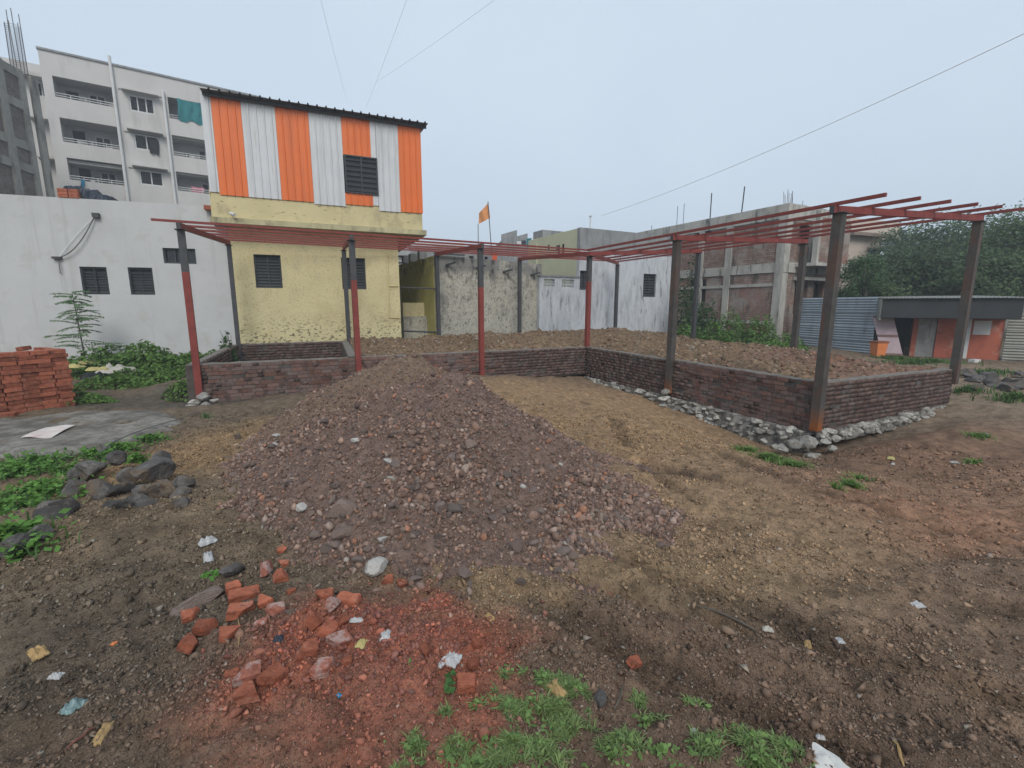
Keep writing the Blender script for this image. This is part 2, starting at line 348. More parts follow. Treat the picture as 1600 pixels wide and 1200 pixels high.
def scatter(name, pos, size, cols, base, mt, parent=None, sink=.25, seed=1):
    """many small stones in one mesh"""
    rng = np.random.default_rng(seed); n = len(pos); bv, bf = base
    v = bv[None] * (1 + .35 * rng.normal(size=(n, len(bv), 1)).clip(-1.2, 1.2)) * np.stack([np.ones(n), rng.uniform(.6, 1, n), rng.uniform(.45, .8, n)], 1)[:, None]
    v = np.einsum('nij,nkj->nki', rot_mats(rng, n, .6), v) * size[:, None, None] * .5
    p = pos.copy(); p[:, 2] += size * (.5 - sink) * .5
    v += p[:, None]
    F = (bf[None] + (np.arange(n) * len(bv))[:, None, None]).reshape(-1, 3)
    return mass(name, v.reshape(-1, 3), F, mt, np.repeat(cols, len(bv), 0), parent)
def rock_mesh(name, seed, mt, base=ICO3, cuts=9, keep=(.45, .85), rough=.012):
    rng = np.random.default_rng(seed); v = rock_verts(base[0], rng, cuts, keep, rough)
    me = bpy.data.meshes.new(name); me.from_pydata(v.tolist(), [], base[1].tolist()); me.materials.append(mt)
    return me

# ---------------------------------------------------------------- rubble mound
PA, PB = (-1.5, 6.0, 1.12), (-.66, 4.62, 1.07)       # two tipped loads: back and front (x, y, height above the ground)
def mound_h(x, y):
    wx = x + fbm(x * 1.1, y * 1.1, 4, 5) * .2; wy = y + fbm(x * 1.1, y * 1.1, 4, 6) * .2
    def pile(c, rx, ry, rot, rnd=.015):
        ca, sa = math.cos(rot), math.sin(rot); dx = wx - c[0]; dy = wy - c[1]
        r = np.sqrt(((dx * ca + dy * sa) / rx) ** 2 + ((-dx * sa + dy * ca) / ry) ** 2)
        return c[2] * (1 - (np.sqrt(r * r + rnd) - rnd ** .5))
    a = pile(PA, 1.72, 1.8, .2, .09); b = pile(PB, 1.74, 1.74, R(-25)); e = pile((-1.35, 4.0, .6), 1.15, 1.0, .3); g_ = fbm(np.arctan2(y - 4.8, x + .8) * 2.6, np.hypot(x + .8, y - 4.8) * .5, 3, 83) * .08; a = a + g_; b = b + g_
    k = 9.0
    h = np.log(np.exp(k * a) + np.exp(k * b) + np.exp(k * e) + 1e-9) / k
    foot = np.where(h < .25, .25 * np.exp((h - .25) / .25), h)        # the toe of the slope runs out gently
    return np.where(h < -.4, 0, foot) - .03
def mound_z(x, y):
    m = mound_h(x, y); on = sstep(0, .2, m)
    return base_h(x, y) + m + on * (fbm(x * 2.4, y * 2.4, 5, 41) * .16 + fbm(x * 9, y * 9, 4, 43) * .05 + fbm(x * 30, y * 30, 3, 47) * .02) - .07 * (1 - on)
def coarse(x, y): return sstep(1.0, .3, mound_h(x, y)) * sstep(-.22, .18, fbm(x * 1.5, y * 1.5, 3, 77))
def mound_col(x, y):
    c = np.zeros(x.shape + (3,)); c[...] = (.178, .122, .102)
    wx = x + fbm(x * 1.5, y * 1.5, 4, 61) * .6; wy = y + fbm(x * 1.5, y * 1.5, 4, 63) * .6
    def put(col, k): k = np.clip(k, 0, 1)[..., None]; c[...] = c * (1 - k) + np.array(col) * k
    put((.19, .132, .092), .9 * blob(wx, wy, PA[0] - .35, PA[1] + .1, 1.9, 1.25, 15, .35))
    c *= (1 - .08 * coarse(x, y))[..., None]
    put((.15, .105, .085), .6 * blob(wx, wy, .1, 3.15, .8, .4, -10, .6))
    return c
mound = thing('rubble_mound', 'large mauve-brown mound of dumped rubble and gravel in the middle of the yard', 'mound', (-.8, 5, -.25))
gx = np.linspace(-4.0, 1.9, 330); gy = np.linspace(2.1, 8.6, 330); X, Y = np.meshgrid(gx, gy)
Z = mound_z(X, Y); idx = np.arange(330 * 330).reshape(330, 330)
MF = np.stack([idx[:-1, :-1], idx[:-1, 1:], idx[1:, 1:], idx[1:, :-1]], -1).reshape(-1, 4)
keepf = (mound_h(X, Y) > .0)[:-1, :-1].ravel()
mass('earth_body', np.stack([X, Y, Z], -1).reshape(-1, 3), MF[keepf], m_mound, mound_col(X, Y).reshape(-1, 3), mound, smooth=True)
# gravel on the mound: coarse stones low and in front, fines near the top
rng = np.random.default_rng(5)
x = rng.uniform(-3.9, 1.8, 230000); y = rng.uniform(2.2, 8.2, 230000); h = mound_h(x, y)
dens = sstep(-.02, .06, h) * (.72 + .28 * coarse(x, y)) * (.45 + .55 * sstep(1.15, .6, h)) * np.clip(1.35 - (y - 2.6) / 4.5, .15, 1)
k = rng.random(len(x)) < dens; x, y, h = x[k][:66000], y[k][:66000], h[k][:66000]
sz = np.exp(rng.normal(-4.0, .52, len(x))) * (.8 + .45 * coarse(x, y)); sz = np.clip(sz, .008, .1)
STC = np.array([(.165, .115, .095), (.13, .094, .082), (.205, .148, .12), (.145, .098, .076), (.21, .17, .148), (.21, .115, .078), (.09, .074, .068), (.3, .27, .245)])
cc = STC[rng.choice(8, len(x), p=[.27, .2, .18, .14, .09, .06, .055, .005])] * np.array((1.16, 1.08, 1.03)) * rng.uniform(.6, 1.4, (len(x), 1))
gp = np.stack([x, y, mound_z(x, y)], 1); bg_ = sz > .027
tag(scatter('gravel', gp[bg_], sz[bg_], cc[bg_], ICO1, m_peb, mound, seed=8), kind='stuff'); tag(scatter('fine_gravel', gp[~bg_], sz[~bg_], cc[~bg_], OCT, m_peb, mound, seed=9), kind='stuff')
ROCKS = [rock_mesh('stone', 100 + i, m_stone, ICO2, 7, (.5, .85), .02) for i in range(7)]
def put_rock(me, p, size, rng, parent=None, name='stone', sink=.2, sq=1):
    M = Matrix.Translation(Vector((p[0], p[1], p[2] + size * (.35 - sink)))) @ Matrix.Rotation(rng.uniform(0, 6.28), 4, 'Z') @ Matrix.Rotation(rng.normal(0, .3), 4, 'X') @ Matrix.Diagonal((size / 2 * 1.1, size / 2 * 1.1, size / 2 * sq, 1))
    return link(name, me, parent, M)
n = 0
while n < 290:
    x, y = rng.uniform(-3.6, 1.6), rng.uniform(2.4, 6.6); h = float(mound_h(x, y))
    if h < .03 or rng.random() > (1.1 - h) * (1.25 - (y - 2.4) / 4.2): continue
    put_rock(ROCKS[n % 7], (x, y, float(mound_z(x, y))), float(np.clip(np.exp(rng.normal(-2.75, .32)), .045, .15)), rng, mound); n += 1
def mpx(px, py):                               # pixel to the mound's surface
    d = ray(px, py); t = 2.0
    while t < 9:
        q = CAM + d * t
        if q.z < float(mound_z(q.x, q.y)) and float(mound_h(q.x, q.y)) > 0: return q
        t += .02
    return gpx(px, py)
m_whitestone = mat('white_stone', (.42, .4, .37), var=.3, vscale=9, coord='obj', rough=.85, bump=.5, bscale=20, layers=[((.2, .18, .16), 7., .55, .7, .6)])
WROCK = [rock_mesh('stone', 140 + i, m_whitestone, ICO2, 7, (.5, .85), .02) for i in range(3)]
for i, (px, py, s) in enumerate([(432, 684, .13), (430, 697, .1), (556, 691, .1), (608, 725, .12), (620, 728, .09), (604, 753, .06), (613, 751, .09), (474, 796, .12), (361, 812, .1), (598, 846, .09), (816, 762, .07), (884, 850, .05), (512, 798, .05), (737, 720, .06), (875, 727, .06)]):
    put_rock(WROCK[i % 3], mpx(px, py), s, rng, mound, sink=.15)
for i, (px, py, s) in enumerate([(536, 801, .24), (540, 838, .2), (690, 797, .14), (713, 800, .14), (650, 838, .1), (806, 857, .13), (620, 728, .13)]):
    put_rock(ROCKS[i % 7], mpx(px, py), s, rng, mound, sink=.2)

# ---------------------------------------------------------------- brick plinth with its stone footing
ZT = {'P1': .38, 'P3': .4, 'P5': .39, 'P7': .33, 'P10': .28, 'P12': .25, 'P14': .22, 'P2': .46, 'P4': .46}
plinth = thing('brick_plinth', 'low L-shaped brick plinth wall with rubble stone footing, filled with earth', 'brick wall', (2.33, 14.46, -.6))
bricks = []                                    # (centre, dir, normal, length, tint)
def run(a, b, nrm, zbot, za=None, zb=None, thick=.23, face=True, jitter=1.0, warm=0.0):
    A, B = P[a].copy(), P[b].copy(); za = ZT[a] if za is None else za; zb = ZT[b] if zb is None else zb
    d = (B - A); Ln = d.length; d.normalize(); nrm = Vector(nrm).normalized(); nrm = (nrm - d * nrm.dot(d)).normalized()
    mb = MB(); q = []
    for (pp, zt) in ((A, za), (B, zb)):
        for off in (-.007, -thick): q.append((pp + nrm * off, zt))
    (a0, z0), (a1, _), (b0, z1), (b1, _) = q
    zz = Vector((0, 0, 1))
    vs = [a0 + zz * zbot, b0 + zz * zbot, b1 + zz * zbot, a1 + zz * zbot, a0 + zz * (z0 - .012), b0 + zz * (z1 - .012), b1 + zz * (z1 - .012), a1 + zz * (z0 - .012)]
    mb.add(vs, [(0, 1, 5, 4), (1, 2, 6, 5), (2, 3, 7, 6), (3, 0, 4, 7), (4, 5, 6, 7), (3, 2, 1, 0)]).build('mortar_core', m_mortar, plinth)
    cp = MB(); n_ = max(3, int(Ln / .12)); pr = random.Random(a + b)
    rows = []
    for i in range(n_ + 1):
        p_ = A + d * (Ln * i / n_); z_ = za + (zb - za) * i / n_
        rows.append([p_ + nrm * (-.02 + pr.uniform(-.012, .006)) + zz * (z_ - .013), p_ + nrm * (-.03) + zz * (z_ + pr.uniform(0, .018)),
                     p_ - nrm * (thick - .03) + zz * (z_ + pr.uniform(0, .018)), p_ - nrm * (thick - .01) + zz * (z_ - .013)])
    vs = [v for r_ in rows for v in r_]; fs = [(i * 4 + j, i * 4 + j + 1, i * 4 + j + 5, i * 4 + j + 4) for i in range(n_) for j in range(3)]
    cp.add(vs, fs + [(0, 3, 2, 1), (n_ * 4, n_ * 4 + 1, n_ * 4 + 2, n_ * 4 + 3)]).build('mortar_coping', m_coping, plinth)
    if not face: return
    c = 0; h = .083
    while True:
        zc = -.045 - c * h
        if max(za, zb) + zc - .04 < zbot: break
        s = -pr.uniform(0, .1) - (.115 if c % 2 else 0)
        while s < Ln:
            L_ = .225 + pr.uniform(-.012, .012); s0, s1 = max(s, .0), min(s + L_, Ln)
            if pr.random() < .12: L_ = .11; s1 = min(s + L_, Ln)
            if s1 - s0 > .04:
                m_ = (s0 + s1) / 2; z_ = za + (zb - za) * m_ / Ln + zc + pr.gauss(0, .003) * jitter
                if z_ - .03 > zbot: bricks.append((A + d * m_ + nrm * (-.05 + pr.gauss(.002, .005) * jitter) + zz * z_, d, nrm, s1 - s0, pr.uniform(.65, 1.3), pr.gauss(0, .008)))
            s += L_ + .012
        c += 1
run('P1', 'P7', -V_, -.52); run('P7', 'P10', -U, -.68); run('P10', 'P12', -U, -.69, .3, .265, warm=1)
run('P12', 'P14', -V_, -.69); run('P1', 'P2', U, -.5); run('P2', 'P4', -V_, -.5); run('P3', 'P4', U, -.5, face=False)
def seen(c):                                    # bricks the mound or the pit front wall hides are not among the nearest ones
    d = c - CAM; hid = 0
    for t in np.linspace(.3, .93, 24):
        q = CAM + d * t
        if mound_h(q.x, q.y) > .05 and q.z < float(mound_z(q.x, q.y)): return False
    return True
order = sorted((b for b in bricks if b[2].dot(CAM - b[0]) > 0), key=lambda b: -(b[3] * b[2].dot((CAM - b[0]).normalized()) / (b[0] - CAM).length ** 2))
near = []; cand = order[:520]
for b in cand:
    if len(near) < 300 and seen(b[0]): near.append(b)
nid = {id(b) for b in near}
def brick_unit(name, mt):
    bm = bmesh.new(); bmesh.ops.create_cube(bm, size=1); bmesh.ops.bevel(bm, geom=[e for e in bm.edges], offset=.045, segments=1, affect='EDGES', clamp_overlap=True)
    me = bpy.data.meshes.new(name); bm.to_mesh(me); bm.free(); me.materials.append(mt); return me
bu = brick_unit('brick', m_brick)
def brick_M(b):
    c, d, n_, L_, t_, tilt = b
    M = Matrix((( d.x, -n_.x, 0), (d.y, -n_.y, 0), (0, 0, 1))).to_4x4()
    return Matrix.Translation(c) @ M @ Matrix.Rotation(tilt, 4, 'Y') @ Matrix.Diagonal((L_, .1, .073, 1))
for b in near: link('brick', bu, plinth, brick_M(b))
cube = np.array([(i, j, k) for k in (-.5, .5) for j in (-.5, .5) for i in (-.5, .5)]); cf = np.array([(0, 2, 3, 1), (4, 5, 7, 6), (0, 1, 5, 4), (2, 6, 7, 3), (0, 4, 6, 2), (1, 3, 7, 5)])
vs, ts = [], []
rest = [b for b in bricks if id(b) not in nid]
for b in rest:
    M = np.array(brick_M(b)); vs.append(cube @ M[:3, :3].T + M[:3, 3]); ts.append(np.full((8, 3), b[4]))
tag(mass('brick_courses', np.concatenate(vs), (cf[None] + (np.arange(len(rest)) * 8)[:, None, None]).reshape(-1, 4), m_brick2, np.concatenate(ts), plinth), kind='stuff')
# footing stones
FST = [rock_mesh('footing_stone', 200 + i, m_found, ICO2, 9, (.5, .75), .012) for i in range(8)]
m_foot = mat('footing_mortar', (.15, .14, .125), var=.4, vscale=8, rough=.95, bump=.8, bscale=25, layers=[((.05, .045, .04), 6., .5, .6, .8), ((.36, .35, .32), 4., .53, .6, .6)])
def footing(a, b, nrm, zt0, zt1, depth0, depth1, out, n_):
    A, B = P[a], P[b]; nrm = Vector(nrm)
    mb = MB(); N_ = 24; rr = random.Random(a + b); vs = []
    for i in range(N_ + 1):
        f = i / N_; p_ = A.lerp(B, f); zt = zt0 + (zt1 - zt0) * f; dp = depth0 + (depth1 - depth0) * f
        vs += [p_ - nrm * .1 + Vector((0, 0, zt)), p_ + nrm * (out * .55 + rr.uniform(-.03, .03)) + Vector((0, 0, zt + rr.uniform(-.03, .01))), p_ + nrm * (out + rr.uniform(-.04, .04)) + Vector((0, 0, zt - dp))]
    mb.add(vs, [(i * 3 + j, i * 3 + j + 1, i * 3 + j + 4, i * 3 + j + 3) for i in range(N_) for j in range(2)]).build('footing_mortar', m_foot, plinth)
    for i in range(n_):
        f = rr.random(); dp = depth0 + (depth1 - depth0) * f; k_ = rr.random(); p_ = A.lerp(B, f) + nrm * (out * (.5 + .5 * k_)); sz_ = rr.uniform(.13, .29)
        p_.z = zt0 + (zt1 - zt0) * f - dp * k_ * .9 + .0
        M = Matrix.Translation(p_) @ Matrix.Rotation(rr.uniform(0, 6.3), 4, 'Z') @ Matrix.Rotation(rr.gauss(0, .5), 4, 'X') @ Matrix.Diagonal((sz_ / 2, sz_ / 2, sz_ / 2 * rr.uniform(.7, 1), 1))
        link('footing_stone', FST[i % 8], plinth, M)
footing('P7', 'P10', -U, -.6, -.6, .2, .4, .14, 70); footing('P10', 'P12', -U, -.6, -.65, .42, .66, .24, 120); footing('P12', 'P14', -V_, -.64, -.55, .2, .3, .09, 80)
for (px, py, Y_, s) in [(1262, 690, 7.75, .42), (1240, 693, 7.75, .34), (1268, 712, 7.6, .36), (1225, 700, 7.8, .3), (1290, 690, 7.75, .26), (1285, 716, 7.65, .24), (1300, 700, 7.7, .2), (1040, 612, 11.1, .28), (1038, 622, 11.05, .3), (1048, 632, 11.0, .3), (1035, 634, 11.0, .22), (925, 592, 14.2, .25),
                        (318, 620, 9.5, .34), (305, 628, 9.45, .3), (322, 634, 9.4, .32), (335, 626, 9.45, .2), (298, 634, 9.4, .22), (1497, 640, 9.9, .34), (1500, 655, 9.8, .34), (1490, 650, 9.8, .3)]:
    q = aty(px, py, Y_); rr = random.Random(px * py)
    link('footing_stone', FST[(px + py) % 6], plinth, Matrix.Translation(q) @ Matrix.Rotation(rr.uniform(0, 6), 4, 'Z') @ Matrix.Diagonal((s / 2 * 1.15, s / 2, s / 2 * .9, 1)))

# ---------------------------------------------------------------- earth fill inside the plinth
FZ = {'P3': .33, 'P5': .34, 'P7': .3, 'P10': .24, 'P12': .2, 'P4': .5, 'P6': .52, 'P8': .58, 'P9': .6, 'P11': .55, 'P13': .32, 'P14': .19}
fv, ff, fc = [], [], []; off = 0
for (a, b, c_, d_) in (('P3', 'P5', 'P6', 'P4'), ('P5', 'P7', 'P8', 'P6'), ('P7', 'P11', 'P9', 'P8'), ('P10', 'P13', 'P11', 'P7'), ('P12', 'P14', 'P13', 'P10')):
    n_ = 110; s, t = np.meshgrid(np.linspace(.0, 1.0, n_), np.linspace(.0, 1.0, n_))
    def bl(get): return (get(a) * (1 - s) + get(b) * s) * (1 - t) + (get(d_) * (1 - s) + get(c_) * s) * t
    x = bl(lambda k: P[k].x); y = bl(lambda k: P[k].y); z = bl(lambda k: FZ[k])
    z = z + fbm(x * 1.0, y * 1.0, 4, 15) * .14 + fbm(x * 4.5, y * 4.5, 4, 16) * .1 + fbm(x * 14, y * 14, 3, 18) * .04
    dm = np.full(z.shape, 9.); zw = np.zeros_like(z)
    for ka, kb in (('P3', 'P7'), ('P7', 'P12'), ('P12', 'P14')):
        A_, B_ = P[ka], P[kb]; ex, ey = B_.x - A_.x, B_.y - A_.y; l2 = ex * ex + ey * ey
        f_ = np.clip(((x - A_.x) * ex + (y - A_.y) * ey) / l2, 0, 1); dd = np.hypot(x - A_.x - ex * f_, y - A_.y - ey * f_); zz_ = ZT[ka] + (ZT[kb] - ZT[ka]) * f_
        k_ = dd < dm; dm = np.where(k_, dd, dm); zw = np.where(k_, zz_, zw)
    z = np.maximum(z, .1); z = np.minimum(z, zw - .035 + np.maximum(0, dm - .24) * .9); z = np.where(dm < .21, z - .25, z)
    c = np.zeros(x.shape + (3,)); c[...] = (.2, .138, .085)
    kk = (sstep(5.2, 7.2, x + fbm(x, y, 3, 5)) * sstep(15, 12, y))[..., None]; c = c * (1 - kk) + np.array((.215, .125, .09)) * kk
    kk = (.8 * blob(x, y, 8.2, 11.6, .7, .35, 20, .6))[..., None]; c = c * (1 - kk) + np.array((.27, .1, .06)) * kk
    kk = (.75 * sstep(.1, .5, fbm(x * .8, y * .8, 3, 4)) )[..., None]; c = c * (1 - kk) + np.array((.12, .08, .055)) * kk
    i = (np.arange(n_ - 1)[:, None] * n_ + np.arange(n_ - 1)[None]).ravel() + off
    fv.append(np.stack([x, y, z], -1).reshape(-1, 3)); fc.append(c.reshape(-1, 3)); ff.append(np.stack([i, i + 1, i + n_ + 1, i + n_], 1)); off += n_ * n_
fill = mass('earth_fill', np.concatenate(fv), np.concatenate(ff), m_fill, np.concatenate(fc), smooth=True)
tag(fill, 'brown earth filled and heaped inside the brick plinth', None, None, 'structure')
allv = np.concatenate(fv); k = RNG.choice(len(allv), 5200, replace=False); pv = allv[k]; pv = pv[pv[:, 2] > .12]
SOC = np.array([(.2, .14, .09), (.14, .095, .062), (.27, .2, .14), (.22, .12, .085), (.3, .27, .23)])
tag(scatter('soil_clods', pv, np.clip(np.exp(RNG.normal(-2.9, .4, len(pv))), .025, .14), SOC[RNG.choice(5, len(pv), p=[.35, .3, .15, .15, .05])] * RNG.uniform(.7, 1.25, (len(pv), 1)), ICO1, m_peb, None, seed=3),
    'loose brown clods and small stones strewn over the earth fill', 'soil', None, 'stuff')

# ---------------------------------------------------------------- steel frame on the plinth
frame = thing('steel_frame', 'open steel shed frame, red primed roof members on tall posts around the plinth', 'steel frame', (2.33, 14.46, 0))
ZI, ZO = 3.1, 3.34
inner = ('P1', 'P3', 'P5', 'P7', 'P10', 'P12')
def tz(k): return ZI if k in inner else ZO
PB_ = {'P1': -.35, 'P3': -.3, 'P5': -.4, 'P7': .2, 'P10': -.52, 'P12': -.58, 'P2': -.2, 'P4': -.3, 'P6': .3, 'P8': .3, 'P9': .4, 'P11': .3, 'P13': .1, 'P14': -.1}
SPL = {'P1': 2.28, 'P3': 2.2, 'P5': 2.1, 'P7': 2.35}
pp = {k: v.copy() for k, v in P.items()}
pp['P7'] += (U + V_) * .14
for k in ('P2', 'P4', 'P6', 'P8', 'P9', 'P11', 'P13', 'P14'): pp[k] = pp[k]
for k in pp:
    w = .125 if k in ('P1', 'P3', 'P5', 'P7') else (.145 if k in ('P10', 'P12', 'P13', 'P14') else .12)
    c = pp[k] - (V_ * .03 if k in ('P3', 'P5') else Vector((0, 0, 0))) - (U * .04 if k in ('P10', 'P12') else Vector((0, 0, 0))) - (V_ * .03 + U * .02 if k in ('P1', 'P12') else Vector((0, 0, 0)))
    z0, z1 = PB_[k], tz(k); mb = MB()
    if k in SPL:
        s = SPL[k]; mb.box((c.x, c.y, (z0 + s) / 2), (w, w, s - z0), GA, 0); mb.box((c.x, c.y, (s + z1) / 2 + .001), (w, w, z1 - s), GA, 1)
        o = mb.build('post', [m_red, m_steel], frame); o['label'] = 'post primed red below with bare dark steel top'
    else:
        mb.box((c.x, c.y, (z0 + z1) / 2), (w, w, z1 - z0), GA); o = mb.build('post', m_rusty if w > .14 else m_steel, frame)
    MB().box((c.x, c.y, z1 + .006), (w + .07, w + .07, .012), GA).build('cap_plate', m_steel, frame)
def zpt(k, dz=0): return Vector((P[k].x, P[k].y, tz(k) + dz))
for a, b in (('P1', 'P2'), ('P3', 'P4'), ('P5', 'P6'), ('P7', 'P8'), ('P7', 'P9'), ('P7', 'P11'), ('P10', 'P13'), ('P12', 'P14')):
    A, B = zpt(a, .072), zpt(b, .072); d = (B - A).normalized()
    e = .0 if a == 'P7' else .22
    if (a, b) == ('P7', 'P9'): A = A + Vector((0, 0, .004)); B = B + Vector((0, 0, .004))
    if (a, b) == ('P7', 'P8'): A = A - Vector((0, 0, .004)); B = B - Vector((0, 0, .004))
    MB().beam(A - d * e, B + d * .12, .07, .115).build('cross_beam', m_red, frame)
    if e: MB().beam(A - d * (e + .01), A - d * e, .075, .12).build('beam_end_plate', m_steel, frame)
for i in range(6):
    f = -.03 + i * 1.05 / 5; lift = .158
    L0 = zpt('P1').lerp(zpt('P2'), f); Hh = zpt('P7').lerp(zpt('P9'), f); R0 = zpt('P12').lerp(zpt('P14'), f)
    for q in (L0, Hh, R0): q.z += lift
    for a_, b_ in (('P1', 'P2'), ('P3', 'P4'), ('P5', 'P6'), ('P10', 'P13'), ('P12', 'P14')):
        q = zpt(a_).lerp(zpt(b_), f); MB().box((q.x, q.y, q.z + .155 + (lift - .155 - .02) / 2), (.04, .04, lift - .155 - .02), GA).build('cleat', m_steel, frame) if lift > .185 else None
    d = (L0 - Hh).normalized(); L1 = L0 + d * (.45 if i == 0 else .14 + .05 * (i % 3))
    MB().beam(Hh, L1, .04, .045).build('purlin', m_red, frame)
    d = (R0 - Hh).normalized(); R1 = R0 + d * (.72 - .02 * i)
    MB().beam(Hh, R1, .045, .055).build('purlin', m_red, frame)
for f, k in ((.62, 0), (.7, 0)):                                       # short stubs clamped between purlins
    q = zpt('P5').lerp(zpt('P7'), f)
    MB().beam(q + V_ * .1 + Vector((0, 0, .1)), q + V_ * .1 + Vector((0, 0, .26)), .05, .05).build('purlin_clip', m_steel, frame)
# ---------------------------------------------------------------- buildings
class Facade:
    """a vertical wall plane: point A on the ground, bearing ang; t runs along it, n points to the camera side"""
    def __init__(s, A, ang): s.A = Vector((A[0], A[1], 0)); s.d = Vector((math.cos(ang), math.sin(ang), 0)); s.n = Vector((math.sin(ang), -math.cos(ang), 0)); s.ang = ang
    def hit(s, px, py, off=0):
        d = ray(px, py); o = s.A + s.n * off; k = (o - CAM).dot(s.n) / d.dot(s.n); q = CAM + d * k
        return (q - o).dot(s.d), q.z
    def w(s, t, z, off=0): return s.A + s.d * t + s.n * off + Vector((0, 0, z))
    def rect(s, x0, y0, x1, y1, off=0):
        ym, xm = (y0 + y1) / 2, (x0 + x1) / 2
        return s.hit(x0, ym, off)[0], s.hit(x1, ym, off)[0], s.hit(xm, y1, off)[1], s.hit(xm, y0, off)[1]
    def box(s, mb, t0, t1, z0, z1, o0, o1, mi=0):
        return mb.obox(s.w((t0 + t1) / 2, (z0 + z1) / 2, (o0 + o1) / 2), s.d * (t1 - t0) / 2, s.n * (o1 - o0) / 2, Vector((0, 0, (z1 - z0) / 2)), mi)
def wall(name, F, t0, t1, z0, zl, zr, holes, mt, parent, thick=.2, off=0):
    """a wall with rectangular openings and a straight, possibly sloping, top"""
    ts = sorted({t0, t1, *[h[0] for h in holes], *[h[1] for h in holes]}); zs = sorted({z0, *[h[2] for h in holes], *[h[3] for h in holes]}) + [None]
    top = lambda t: zl + (zr - zl) * (t - t0) / (t1 - t0)
    mb = MB()
    inh = lambda t, z: any(h[0] < t < h[1] and h[2] < z < h[3] for h in holes)
    for i in range(len(ts) - 1):
        for j in range(len(zs) - 1):
            ta, tb = ts[i], ts[i + 1]; za = zs[j]; zb1, zb2 = (top(ta), top(tb)) if zs[j + 1] is None else (zs[j + 1],) * 2
            if zs[j + 1] is not None and inh((ta + tb) / 2, (za + zs[j + 1]) / 2): continue
            for o_, fl in ((off, 0), (off - thick, 1)):
                q = [F.w(ta, za, o_), F.w(tb, za, o_), F.w(tb, zb2, o_), F.w(ta, zb1, o_)]
                mb.add(q[::-1] if fl else q, [(0, 1, 2, 3)])
    for (a, b, c, d) in holes:
        for p, q in (((a, c), (b, c)), ((b, c), (b, d)), ((b, d), (a, d)), ((a, d), (a, c))):
            mb.quad(F.w(*q, off), F.w(*p, off), F.w(*p, off - thick), F.w(*q, off - thick))
    for p, q in (((t0, z0), (t1, z0)), ((t1, z0), (t1, zr)), ((t1, zr), (t0, zl)), ((t0, zl), (t0, z0))):
        mb.quad(F.w(*p, off), F.w(*p, off - thick), F.w(*q, off - thick), F.w(*q, off))
    return mb.build(name, mt, parent)
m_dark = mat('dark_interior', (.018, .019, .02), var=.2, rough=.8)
m_glass = mat('window_glass', (.02, .023, .026), var=.2, vscale=2, rough=.12, spec=.6)
m_frame = mat('window_frame_steel', (.05, .055, .06), var=.2, rough=.6)
m_louv = mat('louver_glass', (.035, .04, .043), var=.3, vscale=5, rough=.3, spec=.5)
m_wframe = mat('window_frame_white', (.55, .55, .54), var=.12, rough=.6)
def window(F, r, parent, off=0, depth=.12, n_louv=8, mullions=1, fm=None, lm=None, bars=0, fw=.045):
    t0, t1, z0, z1 = r; fm = fm or m_frame; mb = MB(); e = .004
    for a, b, c, d in ((t0 + e, t1 - e, z0 + e, z0 + fw), (t0 + e, t1 - e, z1 - fw, z1 - e), (t0 + e, t0 + fw, z0 + fw, z1 - fw), (t1 - fw, t1 - e, z0 + fw, z1 - fw)): F.box(mb, a, b, c, d, off - depth, off - depth + .05)
    for i in range(mullions):
        m_ = t0 + (t1 - t0) * (i + 1) / (mullions + 1); F.box(mb, m_ - fw * .4, m_ + fw * .4, z0 + fw, z1 - fw, off - depth, off - depth + .045)
    w_ = mb.build('window', fm, parent)
    F.box(MB(), t0 + fw * .6, t1 - fw * .6, z0 + fw * .6, z1 - fw * .6, off - depth - .03, off - depth - .012).build('pane', m_glass, w_)
    for i in range(n_louv):
        zc = z0 + fw + (z1 - z0 - 2 * fw) * (i + .5) / n_louv; h_ = (z1 - z0) / n_louv * .36
        mb = MB(); c = F.w((t0 + t1) / 2, zc, off - depth + .012)
        mb.obox(c, F.d * ((t1 - t0) / 2 - fw), (F.n * .02 + Vector((0, 0, -.03))).normalized() * h_, (F.n * .03 + Vector((0, 0, .02))).normalized() * .004).build('louver', lm or m_louv, w_)
    if bars:
        mb = MB()
        for i in range(bars):
            zc = z0 + (z1 - z0) * (i + .5) / bars; mb.tube([F.w(t0, zc, off - .03), F.w(t1, zc, off - .03)], .008, 5)
        for tt in (t0 + .03, (t0 + t1) / 2, t1 - .03): mb.tube([F.w(tt, z0, off - .028), F.w(tt, z1, off - .028)], .008, 5)
        mb.build('grille', m_capc if 'm_capc' in globals() else m_frame, w_)
    return w_
